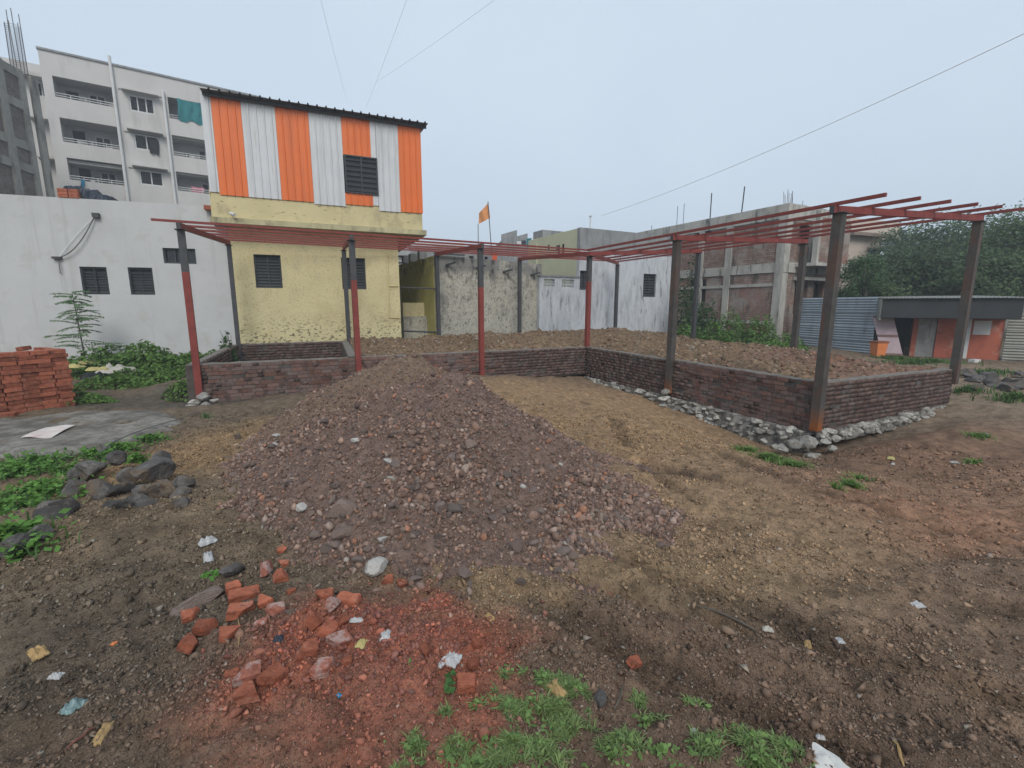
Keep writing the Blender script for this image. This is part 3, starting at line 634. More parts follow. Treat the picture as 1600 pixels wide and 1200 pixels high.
def ribbed(name, O, du, dv, lu, lv, pitch, amp, mt, parent=None, kind='sine', nrm=None):
    """profiled metal sheet: ribs run along dv, the profile along du"""
    du, dv = Vector(du).normalized(), Vector(dv).normalized(); nrm = Vector(nrm) if nrm is not None else du.cross(dv)
    prof = []
    if kind == 'sine':
        k = max(4, int(lu / pitch * 6)); prof = [(lu * i / k, amp * math.sin(2 * math.pi * lu * i / k / pitch)) for i in range(k + 1)]
    else:
        s = 0
        while s < lu - 1e-6:
            for a, h in ((0, 0), (.74, 0), (.8, amp), (.92, amp), (.98, 0)):
                if s + a * pitch < lu: prof.append((s + a * pitch, h))
            s += pitch
        prof.append((lu, 0))
    n_ = len(prof); mb = MB(); vs = []
    for e in (0, -.004):
        for k in (0, 1): vs += [Vector(O) + du * a + dv * (lv * k) + nrm * (h + e) for a, h in prof]
    fs = [(i, i + 1, n_ + i + 1, n_ + i) for i in range(n_ - 1)] + [(2 * n_ + i + 1, 2 * n_ + i, 3 * n_ + i, 3 * n_ + i + 1) for i in range(n_ - 1)]
    fs += [(i + 1, i, 2 * n_ + i, 2 * n_ + i + 1) for i in range(n_ - 1)] + [(n_ + i, n_ + i + 1, 3 * n_ + i + 1, 3 * n_ + i) for i in range(n_ - 1)]
    return mb.add(vs, fs).build(name, mt, parent)
def shell(F, t0, t1, z0, z1, depth, mt, parent, name='wall', off=-.2, roof=True):   # the other three walls and the flat roof behind a facade
    mb = MB(); q = lambda t, z, o_: F.w(t, z, o_)
    F.box(mb, t0, t0 + .2, z0, z1, off - depth, off - .002); F.box(mb, t1 - .2, t1, z0, z1, off - depth, off - .002); F.box(mb, t0 + .2, t1 - .2, z0, z1, off - depth, off - depth + .2)
    o = mb.build(name, mt, parent)
    if roof: F.box(MB(), t0 + .2, t1 - .2, z1 - .25, z1 - .1, off - depth + .2, off - .002).build('roof_slab', m_conc, parent)
    return o

# --- white house wall, left
m_white = mat('white_wall', (.475, .478, .475), var=.06, vscale=1.2, rough=.8, bump=.12, bscale=12,
              layers=[((.41, .41, .4), .7, .5, .62, .5), ((.36, .355, .34), (4., 4., .22), .555, .64, .4), ((.4, .385, .35), 2.2, .57, .66, .45), ((.3, .28, .24), (1.5, 1.5, 1.), .5, .62, .5, .9, .2)])
FWh = Facade((-8.62, 14.5), R(18))
th = thing('white_house', 'long plain white-painted house wall with small barred windows behind the weeds', 'house', FWh.w(-6, -.4))
tR = 0.0; tL = FWh.hit(-90, 420)[0]
h1 = FWh.rect(127, 417, 169, 460); h2 = FWh.rect(202, 418, 240, 460.5); h3 = FWh.rect(255, 388, 306, 412)
zl, zr = FWh.hit(0, 303)[1], FWh.hit(328, 322)[1]
t_0 = FWh.hit(0, 303)[0]; zL = zr + (zl - zr) * (tL - tR) / (t_0 - tR)
wall('wall', FWh, tL, tR, -.8, zL, zr, [h1, h2, h3], m_white, th, .23)
window(FWh, h1, th, n_louv=9, mullions=1, bars=8); window(FWh, h2, th, n_louv=9, mullions=0, bars=8); window(FWh, h3, th, n_louv=0, mullions=2)
shell(FWh, tL, tR, -.8, zr - .02, 6, m_white, th, off=-.23)
m_wire = mat('cable', (.12, .12, .12), var=.1, rough=.6); m_pwire = mat('pale_cable', (.8, .82, .84), var=.1, rough=.6)
# the cable hanging on brackets on the white wall
cb = thing('wall_cable', 'drooping pale cable slung between two brackets on the white wall', 'cable', FWh.w(*FWh.hit(90, 403), .05))
a = FWh.hit(150, 337); b = FWh.hit(92, 403); pts = []; pts2 = []
for i in range(13):
    f = i / 12; t = a[0] + (b[0] - a[0]) * f; z = a[1] + (b[1] - a[1]) * f
    pts.append(FWh.w(t, z - .26 * math.sin(math.pi * f) ** .9, .06 + .05 * math.sin(3 * f))); pts2.append(FWh.w(t, z + .04 * math.sin(math.pi * f), .04))
MB().tube(pts, .014, 6).build('loop', m_wire, cb); MB().tube(pts2, .006, 5).build('line', m_pwire, cb)
c = FWh.hit(96, 428); MB().tube([FWh.w(b[0], b[1], .05), FWh.w(b[0] + .02, b[1] - .2, .07), FWh.w(c[0], c[1], .05)], .012, 6).build('tail', m_wire, cb)
mb = MB(); FWh.box(mb, a[0] - .05, a[0] + .1, a[1] - .06, a[1] + .06, 0, .12); mb.build('bracket', m_steel, cb)
mb = MB(); FWh.box(mb, b[0] - .12, b[0] + .08, b[1] - .03, b[1] + .03, 0, .1); mb.build('bracket', m_steel, cb)
# dark tarpaulin bundle and bricks lying on the white house roof
m_tarp = mat('navy_tarp', (.022, .03, .045), var=.4, vscale=4, rough=.5, bump=.5, bscale=6)
q0 = FWh.hit(95, 306)[0]; q1 = FWh.hit(163, 312)[0]; mb = MB(); N_ = 20; vs = []; rr = random.Random(4)
for i in range(N_ + 1):
    f = i / N_; hh = [.42, .36, .22][min(2, int(f * 3))] + rr.uniform(-.03, .03); zt = zr + (zl - zr) * ((q0 + (q1 - q0) * f) - tR) / (t_0 - tR)
    for o_, z_ in ((-.1, 0), (-.18, hh * .8), (-.5, hh), (-.95, hh * .75), (-1.1, 0)): vs.append(FWh.w(q0 + (q1 - q0) * f, zt + z_ - .01, o_ + rr.uniform(-.03, .03)))
mb.add(vs, [(i * 5 + j, i * 5 + j + 1, i * 5 + j + 6, i * 5 + j + 5) for i in range(N_) for j in range(4)] + [(0, 1, 2, 3, 4), tuple(N_ * 5 + k for k in (4, 3, 2, 1, 0))])
tag(mb.build('tarpaulin', m_tarp, None), 'crumpled dark blue tarpaulin bundle lying on top of the white wall', 'tarpaulin')
t_ = FWh.hit(107, 300)[0]; zt = zr + (zl - zr) * (t_ - tR) / (t_0 - tR)
bs = thing('roof_bricks', 'short row of red bricks piled on the white roof beside the blue tarpaulin', 'bricks', FWh.w(t_, zt, -.05))
for i in range(3):
    for j in range(2): FWh.box(MB(), t_ - .24 + j * .24, t_ - .02 + j * .24, zt + .005 + i * .08, zt + .078 + i * .08, -.09, .02).build('brick', m_loose, bs)

# --- yellow house with striped sheet-metal upper storey
m_yel = mat('yellow_paint', (.62, .54, .31), var=.08, vscale=1.5, rough=.85, bump=.6, bscale=22,
            layers=[((.5, .42, .22), 1.3, .5, .62, .45), ((.14, .115, .07), (9., 9., 16.), .55, .57, .95, 1.45, .7), ((.3, .245, .13), (22., 22., 30.), .58, .62, .75), ((.3, .27, .2), (1.2, 1.2, .5), .6, .7, .3)])
m_yel2 = mat('yellow_paint_stained', (.55, .475, .27), var=.1, vscale=1.5, rough=.85, bump=.4, bscale=26,
             layers=[((.3, .26, .16), (1.6, 1.6, 1.2), .53, .62, .5), ((.1, .09, .06), (5., 5., 20.), .635, .655, .85)])
m_ledge = mat('mossy_ledge', (.43, .39, .235), var=.25, vscale=3, rough=.9, bump=.4, bscale=20, layers=[((.14, .13, .085), (2.5, 2.5, 1.), .48, .68, .75)])
m_or = mat('orange_sheet', (.68, .152, .03), var=.07, vscale=2, rough=.45, spec=.4, layers=[((.54, .125, .035), (5., 5., .3), .5, .62, .5), ((.42, .12, .05), (9., 9., .5), .6, .66, .4)])
m_wh = mat('white_sheet', (.55, .565, .575), var=.06, vscale=2, rough=.45, spec=.4, layers=[((.44, .45, .455), (5., 5., .3), .5, .62, .55), ((.33, .27, .22), (9., 9., .5), .6, .66, .35)])
m_roofm = mat('grey_roof_sheet', (.13, .14, .14), var=.25, vscale=3, rough=.5, metal=.3)
FY = Facade((-8.62, 14.5), R(23.3))
yh = thing('yellow_house', 'two-storey yellow house with orange and white striped sheet-metal upper floor', 'house', FY.w(2.5, -.4))
tE = FY.hit(624, 440)[0]; UO = .42
w1 = FY.rect(398, 398, 440, 450); w2 = FY.rect(534, 403, 571.5, 452)
zled = FY.hit(500, 349, UO + .16)[1]
wall('wall', FY, 0.02, tE, -.8, zled + .05, zled + .05, [w1, w2], m_yel, yh, .23)
window(FY, w1, yh, n_louv=10, mullions=1); window(FY, w2, yh, n_louv=10, mullions=1)
shell(FY, 0.02, tE, -.8, zled + .05, 7, m_yel, yh, off=-.23, roof=False)
a0 = FY.hit(330, 330, UO)[0]; a1 = FY.hit(660, 345, UO)[0]
zb0 = FY.hit(345, 304, UO)[1]; zb1 = FY.hit(655, 330, UO)[1]; zr0 = FY.hit(330, 148, UO)[1]; zr1 = FY.hit(659, 196, UO)[1]
zb0 = zb1 = (zb0 + zb1) / 2; zr0 = zr1 = (zr0 + zr1) / 2
mb = MB(); FY.box(mb, a0, a1, zled, zb0 + .15, -6.5, UO - .0); mb.build('upper_wall', m_yel2, yh)
mb = MB(); FY.box(mb, a0 - .03, a1 + .1, zled - .16, zled - .002, -6.5, UO + .16); mb.build('floor_slab', m_ledge, yh)
xs = [(321, 336.5, m_wh), (336.5, 382, m_or), (382, 434, m_wh), (434, 485, m_or), (485, 535, m_wh), (535, 579, m_or), (579, 622, m_wh), (622, 657.5, m_or)]
wu = FY.rect(539, 244, 590.5, 303, UO + .06)
lows = [.06, 0, 0, 0, -.05, .02, -.1, -.08]
for (xa, xb, mt), lo in zip(xs, lows):
    ta, tb = FY.hit(xa, 230, UO)[0], FY.hit(xb, 230, UO)[0]
    segs = [(zb0 + lo, zr0)]
    if xa == 535: segs = [(zb0 + lo, wu[2]), (wu[3] - .02, zr0)]; tb = wu[1] - .12
    if xa == 579: segs = [(zb0 + lo, zr0)]; ta = FY.hit(579, 230, UO)[0]
    if xa == 579:
        ribbed('wall_sheet', FY.w(wu[1] - .0, zb0 + lo, UO + .03), FY.d, (0, 0, 1), tb - wu[1], zr0 - zb0 - lo, .2, .028, mt, yh, 'rib', FY.n)
        ribbed('wall_sheet', FY.w(ta, wu[3], UO + .03), FY.d, (0, 0, 1), wu[1] - ta - .002, zr0 - wu[3], .2, .028, mt, yh, 'rib', FY.n)
        ribbed('wall_sheet', FY.w(ta, zb0 + .05, UO + .028), FY.d, (0, 0, 1), wu[1] - ta - .002, wu[2] - zb0 - .05, .2, .028, mt, yh, 'rib', FY.n)
        continue
    if xa == 535: ta, tb = FY.hit(535, 230, UO)[0] , FY.hit(579, 230, UO)[0]
    for (za, zb) in segs:
        ribbed('wall_sheet', FY.w(ta + .002, za, UO + .03), FY.d, (0, 0, 1), tb - ta - .004, zb - za, .2, .028, mt, yh, 'rib', FY.n)
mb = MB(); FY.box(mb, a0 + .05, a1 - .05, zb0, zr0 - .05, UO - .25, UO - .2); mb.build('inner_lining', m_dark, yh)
ribbed('side_sheet', FY.w(a1 - .05, zb0 - .05, UO + .02), -FY.n, (0, 0, 1), 6, zr0 - zb0, .2, .028, m_or, yh, 'rib', FY.d)
ribbed('side_sheet', FY.w(FY.hit(321, 230, UO)[0], zb0 - .05, UO + .02), -FY.n, (0, 0, 1), 6, zr0 - zb0, .2, .028, m_wh, yh, 'rib', -FY.d)
window(FY, wu, yh, off=UO + .1, depth=.07, n_louv=7, mullions=1)
c0 = FY.hit(312, 142, UO + .3)[0]
ribbed('roof_sheet', FY.w(c0, zr0 + .0, UO + .32), FY.d, (-FY.n + Vector((0, 0, .06))), a1 + .22 - c0, 7, .25, .05, m_roofm, yh, 'rib', Vector((0, 0, 1)))
mb = MB(); FY.box(mb, c0 + .02, a1 + .2, zr0 - .1, zr0 - .012, UO + .08, UO + .12); mb.build('eaves_purlin', m_steel, yh)
m_pipe = mat('yellow_pipe', (.62, .54, .27), var=.1, rough=.5)
mb = MB(); pz = lambda px, py, o_=.03: FY.w(*FY.hit(px, py), o_)
mb.tube([pz(605, 392), pz(607, 447)], .014, 6); mb.tube([pz(606, 447), pz(622, 447)], .014, 6); mb.tube([pz(607, 447), pz(608, 496), pz(626, 497)], .014, 6); mb.build('water_pipe', m_pipe, yh)
t_, z_ = FY.hit(361, 336, UO + .2); mb = MB(); mb.tube([FY.w(t_, z_ + .05, UO), FY.w(t_, z_ + .05, UO + .12)], .02, 6); mb.tube([FY.w(t_ - .02, z_ + .06, UO + .12), FY.w(t_ + .1, z_, UO + .3)], .045, 8)
tag(mb.build('security_camera', m_wframe), 'small white bullet camera fixed above the yellow ledge', 'camera')
t_, z_ = FY.hit(322, 321, UO); mb = MB(); FY.box(mb, t_ - .1, t_ + .12, z_ - .07, z_ + .05, .0, .2); tag(mb.build('loose_brick', m_loose), 'single red brick resting at the end of the white wall beside the yellow house', 'brick')

# --- old house with blackened wall and its olive side wall
m_old = mat('old_plaster', (.43, .405, .335), var=.22, vscale=2.2, rough=.95, bump=.7, bscale=16,
            layers=[((.5, .475, .4), 2.4, .48, .58, .5), ((.29, .275, .235), 6., .5, .62, .6), ((.11, .105, .095), (20., 20., 14.), .54, .62, .65), ((.12, .115, .105), (1.6, 1.6, .9), .53, .68, .75), ((.07, .066, .06), (9., 9., 5.), .57, .63, .6), ((.17, .168, .16), (1., 1., 1.), .3, .42, .85, 2.75, 3.05), ((.05, .048, .045), (5., 5., 2.), .53, .6, .8, 2.3, 2.8)])
m_olive = mat('olive_wall', (.42, .385, .13), var=.15, vscale=2, rough=.9, bump=.3, bscale=16, layers=[((.08, .075, .045), (2.4, 2.4, 2.), .46, .62, .85, 2.6, 3.2), ((.5, .5, .4), 2., .56, .7, .5)])
FO = Facade((aty(683, 478, 17.5).x, 17.5), R(30))
oh = thing('old_house', 'single-storey house with blackened weathered plaster wall behind the earth fill', 'house', FO.w(2, -.3))
tO = FO.hit(846, 460)[0]; zo0 = FO.hit(686, 398)[1]; zo1 = FO.hit(845, 413)[1]
wall('wall', FO, 0, tO, -.6, zo0, zo1, [], m_old, oh, .23)
mb = MB(); FO.box(mb, -.02, .2, -.6, zo0 - .03, -5.6, -.235); mb.build('side_wall', m_olive, oh)
mb = MB(); FO.box(mb, .2, tO, -.6, 3.0, -5.6, -5.4); FO.box(mb, tO - .2, tO, -.6, 3.0, -5.4, -.235); mb.build('rear_wall', m_old, oh)
mb = MB(); FO.box(mb, .2, tO - .2, 2.75, 2.9, -5.4, -.235); mb.build('roof_slab', m_conc, oh)
for px, py in ((702, 413), (748, 418), (790, 424), (833, 429)):
    t_, z_ = FO.hit(px, py); mb = MB(); mb.beam(FO.w(t_ - .12, z_ - .03, .0), FO.w(t_ + .14, z_ + .06, .32), .07, .06).build('roof_spout', m_steel, oh)
for px, py in ((655, 404), (648, 408), (642, 411)):
    mb = MB(); q = FO.w(-.1, zo0 - .05, -1.2 - (655 - px) * .16); mb.box(q + Vector((0, 0, .12)), (.3, .25, .3), R(30)).build('parapet_block', m_conc, oh)
mb = MB(); t_, z_ = FO.hit(684, 397); mb.beam(FO.w(t_ - .2, zo0 + .03, .15), FO.w(t_ + 1.0, zo0 + .02, .15), .1, .05).build('eaves_plate', m_steel, oh)
# alley between the yellow and the old house: low tank, rails
al = thing('wash_platform', 'low yellow washing platform with concrete top in the alley beside the yellow house', 'platform', (-3.6, 18.2, .2))
q = aty(648, 530, 18.6); mb = MB(); mb.box((q.x, 18.6, .45), (1.05, .8, 1.5), R(28)); mb.build('base', m_old, al)
mb = MB(); mb.box((q.x - .08, 18.75, 1.06 + .32), (.9, .55, .7), R(28)); mb.build('tank_block', m_yel, al)
for py, r_ in ((450, .03), (518, .035)):
    a, b = aty(622, py - 1, 17.0), aty(681, py + 1, 17.6)
    tag(MB().tube([a, b], r_, 7).build('rail_pipe', m_steel), 'upper dark pipe spanning the alley beside the yellow house' if py == 450 else 'lower dark pipe spanning the alley near the ground', 'pipe')
a, b = aty(625, 450, 17.05), aty(629, 530, 17.05); tag(MB().tube([a, b], .02, 6).build('upright_pipe', m_steel), 'thin upright pipe at the corner of the yellow house', 'pipe')

# --- whitewashed blue-grey house and its yard wall
m_blue = mat('whitewash', (.43, .45, .475), var=.16, vscale=1.6, rough=.9, bump=.35, bscale=14,
             layers=[((.52, .54, .565), (2.6, 2.6, .8), .48, .6, .7), ((.29, .305, .325), (4.5, 4.5, .9), .52, .62, .55), ((.58, .595, .615), (11., 11., 2.2), .55, .62, .55), ((.13, .13, .13), (7., 7., 1.3), .595, .64, .65)])
m_capc = mat('grey_render', (.24, .245, .245), var=.25, vscale=2.5, rough=.95, bump=.3, bscale=16, layers=[((.13, .13, .13), (4., 4., .7), .5, .66, .6)])
m_green = mat('pale_green_paint', (.5, .51, .36), var=.08, vscale=1, rough=.85, layers=[((.36, .36, .25), (1.5, 1.5, .4), .55, .7, .4)])
FB = Facade((5.2, 21.7), R(28.2))
bh = thing('whitewashed_house', 'house with streaky blue-white whitewashed end wall behind the frame corner', 'house', FB.w(0, -.2))
tb0, tb1 = FB.hit(905, 440)[0], FB.hit(1052, 460)[0]
wb1 = FB.rect(906, 423, 924, 453); wb2 = FB.rect(1005, 428, 1025, 464); zb_ = FB.hit(1000, 398)[1]; zt0 = FB.hit(904, 355)[1]; zt1 = FB.hit(1000, 364)[1]; zbt = (zt0 + zt1) / 2
wall('wall', FB, tb0, tb1, -.5, zb_, zb_, [wb1, wb2], m_blue, bh, .23)
mb = MB(); FB.box(mb, tb0, tb1, zb_ + .001, zbt, -.23, -.004); mb.build('parapet', m_capc, bh)
window(FB, wb1, bh, n_louv=8, mullions=1); window(FB, wb2, bh, n_louv=8, mullions=1)
mb = MB(); FB.box(mb, tb1 - .2, tb1, -.5, zbt - .02, -4.4, -.232); FB.box(mb, tb0 + .2, tb1 - .2, -.5, zbt - .02, -4.4, -4.2); mb.build('rear_wall', m_blue, bh)
mb = MB(); FB.box(mb, tb0, tb0 + .2, -.5, zbt - .02, -4.4, -.232); mb.build('side_wall', m_green, bh)
mb = MB(); FB.box(mb, tb0 + .2, tb1 - .2, zbt - .4, zbt - .25, -4.2, -.232); mb.build('roof_slab', m_conc, bh)
for o_ in (-1.25, -1.6): mb = MB(); FB.box(mb, tb0 - .02, tb0 - .003, zbt - 1.0, zbt - .55, o_ - .06, o_ + .06); mb.build('vent_slit', m_dark, bh)
mb = MB(); FB.box(mb, tb0 - .06, tb0 - .002, -.5, zbt - .3, -3.75, -3.5); mb.build('corner_pillar', m_green, bh)
mb = MB(); FB.box(mb, tb0 + .1, tb0 + 2.2, zbt - .1, zbt + .35, -4.1, -3.2); mb.build('stair_head', m_capc, bh)
t_ = FB.hit(930, 390)[0]; mb = MB(); mb.tube([FB.w(t_, zb_ + .2, -.4), FB.w(t_, FB.hit(930, 335)[1], -.4)], .025, 6); mb.box(FB.w(t_, FB.hit(930, 335)[1], -.4), (.12, .12, .05)); mb.box(FB.w(t_, zb_ + .9, -.4), (.1, .1, .25))
tag(mb.build('roof_mast', m_wframe), 'thin white mast with capped top on the whitewashed house', 'mast')
yw = thing('yard_wall', 'low whitewashed yard wall with pierced vent blocks beside the blackened house', 'wall', FB.w(-3, -.2))
ty0 = FB.hit(843, 470)[0]; zy = FB.hit(875, 433)[1]; v1 = FB.rect(850, 434, 867, 448); v2 = FB.rect(878, 435, 897, 449)
v1 = (v1[0], v1[1], v1[2], zy - .09); v2 = (v2[0], v2[1], v2[2], zy - .09)
wall('wall', FB, ty0, tb0 - .003, -.5, zy, zy, [v1, v2], m_blue, yw, .2, -.01)
mb = MB(); FB.box(mb, ty0, tb0 - .003, zy + .001, zy + .07, -.25, .04); mb.build('coping', m_capc, yw)
for v in (v1, v2):
    mb = MB(); nn = 4
    for i in range(nn):
        for j in range(3):
            c = FB.w(v[0] + (v[1] - v[0]) * (i + .5) / nn, v[2] + (v[3] - v[2]) * (j + .5) / 3, -.1); r_ = (v[1] - v[0]) / nn / 2
            mb.tube([c + FB.d * r_ * math.cos(k * math.pi / 4) + Vector((0, 0, r_ * math.sin(k * math.pi / 4))) for k in range(9)], .018, 4)
    mb.build('vent_block', m_blue, yw)

# --- houses further back in the middle
FC = Facade((aty(784, 440, 33).x, 33), R(10)); ch = thing('grey_house', 'small bare grey concrete house with stepped roof wall behind the frame', 'house', FC.w(1, 0))
tc1 = FC.hit(858, 400)[0]; zc = FC.hit(820, 376)[1]; wall('wall', FC, 0, tc1, -.2, zc, zc, [], m_capc, ch, .3); shell(FC, 0, tc1, -.2, zc - .02, 6, m_capc, ch, off=-.3)
za_, zb2 = FC.hit(786, 366)[1], FC.hit(806, 359)[1]; wall('roof_wall', FC, 0.02, FC.hit(808, 370)[0], zc + .002, za_, zb2, [], m_capc, ch, .25, -.02)
wall('roof_wall', FC, FC.hit(808, 370)[0] + .01, FC.hit(829, 370)[0], zc + .002, FC.hit(809, 367)[1], FC.hit(829, 361)[1], [], m_capc, ch, .25, -1.0)
FD = Facade((aty(640, 440, 27).x, 27), R(8)); dh = thing('low_grey_house', 'low grey house with pale stepped wall seen through the frame behind the alley', 'house', FD.w(2, 0))
td1 = FD.hit(790, 400)[0]; zd = FD.hit(700, 385)[1]; wall('wall', FD, 0, td1, -.2, zd, zd, [FD.rect(733, 400, 740, 408), FD.rect(757, 401, 762, 409)], m_capc, dh, .3); shell(FD, 0, td1, -.2, zd - .02, 6, m_capc, dh, off=-.3)
mb = MB(); FD.box(mb, .3, 3.2, zd + .0, zd + .35, -3, -1); mb.build('roof_tank', m_wframe, dh)
FE = Facade((aty(622, 440, 26).x, 26), R(4)); eh = thing('white_stepped_house', 'white house with stepped balcony slabs glimpsed behind the alley', 'house', FE.w(0, 0))
te = FE.hit(641, 400)[0]
for i, (ya, yb) in enumerate(((391, 399), (401, 409), (412, 520))):
    z1_, z0_ = FE.hit(630, ya)[1], FE.hit(630, yb)[1]; mb = MB(); FE.box(mb, -3, te - i * .05, z0_, z1_, -3 , .02 * i - .2 * (i % 2)); mb.build('storey', m_white, eh)
m_flag = mat('saffron_cloth', (.75, .33, .13), var=.15, vscale=3, rough=.8, layers=[((.5, .13, .03), 5.5, .6, .66, .7)], trans=.3)
fl = thing('flag', 'orange pennant flag on a thin pole above the grey roofs', 'flag', aty(768, 400, 26))
a, b = aty(768.5, 400, 26), aty(762.5, 315, 26); MB().tube([a, b], .022, 6).build('flagpole', m_steel, fl)
g = []
for i in range(9):
    for j in range(9):
        u_, v_ = i / 8, j / 8                      # u from the pole outwards
        px_ = (763 - .0 * v_ + v_ * 3.0) * (1 - u_) + (748.5 - v_ * .5) * u_; py_ = (317 + 23.5 * v_) * (1 - u_) + (333 + 17 * v_) * u_
        g.append(aty(px_, py_, 26 + .12 * math.sin(u_ * 7 + v_ * 2)))
MB().add(g, [(i * 9 + j, i * 9 + j + 1, i * 9 + j + 10, i * 9 + j + 9) for i in range(8) for j in range(8)]).build('cloth', m_flag, fl, True)
tag(MB().tube([aty(747.5, 400, 26.3), aty(747, 350, 26.3)], .02, 6).build('pole', m_steel), 'bare thin pole standing left of the orange flag', 'pole')
m_teal = mat('teal_cloth', (.02, .16, .17), var=.3, vscale=3, rough=.85, bump=.4, bscale=6); m_redc = mat('red_sheet', (.5, .08, .03), var=.15, rough=.6)
cl = thing('clothes_line', 'washing hung on a line beside the pale green wall', 'clothes line', aty(830, 380, 29))
for i, (xa, xb, ya, yb, mt) in enumerate(((808, 814, 377, 381, m_wframe), (815, 822, 376, 384, m_tarp), (823, 830, 373, 386, m_teal))):
    MB().box((aty((xa + xb) / 2, ya, 28.9).x, 28.9, (aty(820, ya, 28.9).z + aty(820, yb, 28.9).z) / 2), ((xb - xa) * .04, .04, (yb - ya) * .04)).build('garment', mt, cl)
MB().tube([aty(800, 378, 28.9), aty(850, 368, 28.9)], .01, 5).build('line', m_wire, cl)
q = aty(773, 404, 24.5); tag(MB().box((q.x, 24.5, q.z), (.24, .3, .6)).build('roof_drum', m_redc), 'small bright red box standing on the roof behind the blackened wall', 'box')

# --- apartment block, far left
m_apt = mat('apartment_white', (.5, .485, .465), var=.06, vscale=.6, rough=.85, layers=[((.42, .405, .385), (.5, .5, .25), .5, .62, .5), ((.33, .32, .3), (1.2, 1.2, .25), .57, .66, .4)])
m_apt2 = mat('apartment_inner', (.46, .45, .44), var=.12, vscale=1, rough=.9)
FA = Facade((aty(200, 478, 33).x, 33), R(34.5))
ap = thing('apartment_block', 'white four-storey apartment block with recessed balconies behind the white wall', 'apartment building', FA.w(0, 0))
t0, t1 = FA.hit(76, 190)[0], FA.hit(420, 190)[0]; zt = FA.hit(197, 107)[1]
balc = [FA.rect(86, 128, 177, 159), FA.rect(95, 191, 184, 227), FA.rect(108, 252, 193, 285), FA.rect(264, 157, 318, 189), FA.rect(270, 215, 321, 246), FA.rect(277, 271, 323, 300)]
wins = [FA.rect(202, 151, 241, 176), FA.rect(210, 211, 248, 235), FA.rect(218, 267, 255, 290)]
wins2 = [FA.rect(388, 190, 400, 210)]
m0 = min(b[0] for b in balc[:3]); m1 = sum(b[1] for b in balc[:3]) / 3
for i in range(3): balc[i] = (m0 + .05 * i, m1, balc[i][2], balc[i][3])
n0 = sum(b[0] for b in balc[3:]) / 3; n1 = n0 + 3.0
for i in range(3, 6): balc[i] = (n0, n1, balc[i][2], balc[i][3])
wall('wall', FA, t0, t1, -.3, zt, zt, balc + wins, m_apt, ap, .25)
shell(FA, t0, t1, -.3, zt - .02, 9, m_apt, ap, off=-1.9)
mb = MB(); FA.box(mb, t0 - .05, t1, zt + .002, zt + .12, -.3, .08); mb.build('roof_coping', m_capc, ap)
for i, b in enumerate(balc):
    mb = MB(); FA.box(mb, b[0] - .4, b[1] + .4, b[2] - 1.2, b[3] + .3, -1.75, -1.6); FA.box(mb, b[0] - .3, b[0] - .02, b[2] - 1.0, b[3] + .3, -1.6, -.26); FA.box(mb, b[1] + .02, b[1] + .3, b[2] - 1.0, b[3] + .3, -1.6, -.26); FA.box(mb, b[0] - .3, b[1] + .3, b[3] + .02, b[3] + .2, -1.6, -.26); FA.box(mb, b[0] - .3, b[1] + .3, b[2] - 1.2, b[2] - 1.0, -1.6, -.26)
    o = mb.build('balcony', m_apt2, ap)
    W_ = b[1] - b[0]
    mb = MB()
    for k in range(2): mb.tube([FA.w(b[0], b[2] + .12 + .14 * k, -.1), FA.w(b[1], b[2] + .12 + .14 * k, -.1)], .025, 5)
    for k in range(5): mb.tube([FA.w(b[0] + W_ * k / 4, b[2], -.1), FA.w(b[0] + W_ * k / 4, b[2] + .27, -.1)], .02, 5)
    mb.build('railing', m_wframe, o)
    wr = (b[0] + W_ * .52, b[0] + W_ * .8, b[2] - .05, b[2] + .95); mb = MB(); FA.box(mb, wr[0], wr[1], wr[2], wr[3], -1.6, -1.55); mb.build('window', m_frame, o)
    mb = MB()
    for k in range(3): FA.box(mb, wr[0] + (wr[1] - wr[0]) * k / 2 - .04, wr[0] + (wr[1] - wr[0]) * k / 2 + .04, wr[2], wr[3], -1.55, -1.52)
    FA.box(mb, wr[0], wr[1], wr[3], wr[3] + .07, -1.55, -1.5); mb.build('window_frame', m_wframe, o)
    if i in (1, 2, 0):
        mb = MB(); FA.box(mb, b[0] + W_ * .12, b[0] + W_ * .33, b[2] - .9, b[3] - .25, -1.6, -1.56); mb.build('door', m_dark, o)
    rr = random.Random(i)
    for k in range(3):
        cx = b[0] + W_ * rr.uniform(.15, .9); mb = MB(); FA.box(mb, cx, cx + rr.uniform(.25, .5), b[2] - .1, b[2] + rr.uniform(.2, .55), -.8, -.7); mb.build('household_item', [m_steel, m_apt2, m_dark, m_wframe][rr.randrange(4)], o)
for i, w_ in enumerate(wins):
    window(FA, w_, ap, depth=.1, n_louv=7, mullions=[2, 1, 1][i], fm=m_wframe, fw=.09)
    mb = MB(); FA.box(mb, w_[0] - .3, w_[1] + .3, w_[3] + .12, w_[3] + .22, .002, .5); mb.build('sunshade', m_apt, ap)
for x0, y0, x1, y1 in ((169, 88, 203, 320), (253, 143, 276, 322)):
    a, b = FA.hit(x0, y0), FA.hit(x1, y1); tm = (a[0] + b[0]) / 2
    MB().tube([FA.w(tm, a[1], .12), FA.w(tm, -.2, .12)], .09, 8).build('drain_pipe', m_wframe, ap)
for zz_ in (balc[0][2] - 1.45 + .75, balc[1][2] - .7, balc[2][2] - .7): mb = MB(); FA.box(mb, m1 + .3, n0 - .1, zz_ + 1.9, zz_ + 1.96, .003, .04); mb.build('string_course', m_capc, ap)
FA2 = Facade(FA.w(t0 - .0, 0, -1.6)[:2], R(34.5)); tl = FA2.hit(-60, 120)[0]; z2 = zt - .35
wl_ = [FA2.rect(58, 130, 84, 152), FA2.rect(84, 196, 97, 219), FA2.rect(97, 257, 111, 280)]
wl_ = [(max(w[0], tl + .1), min(w[1], -.1), w[2], w[3]) for w in wl_]
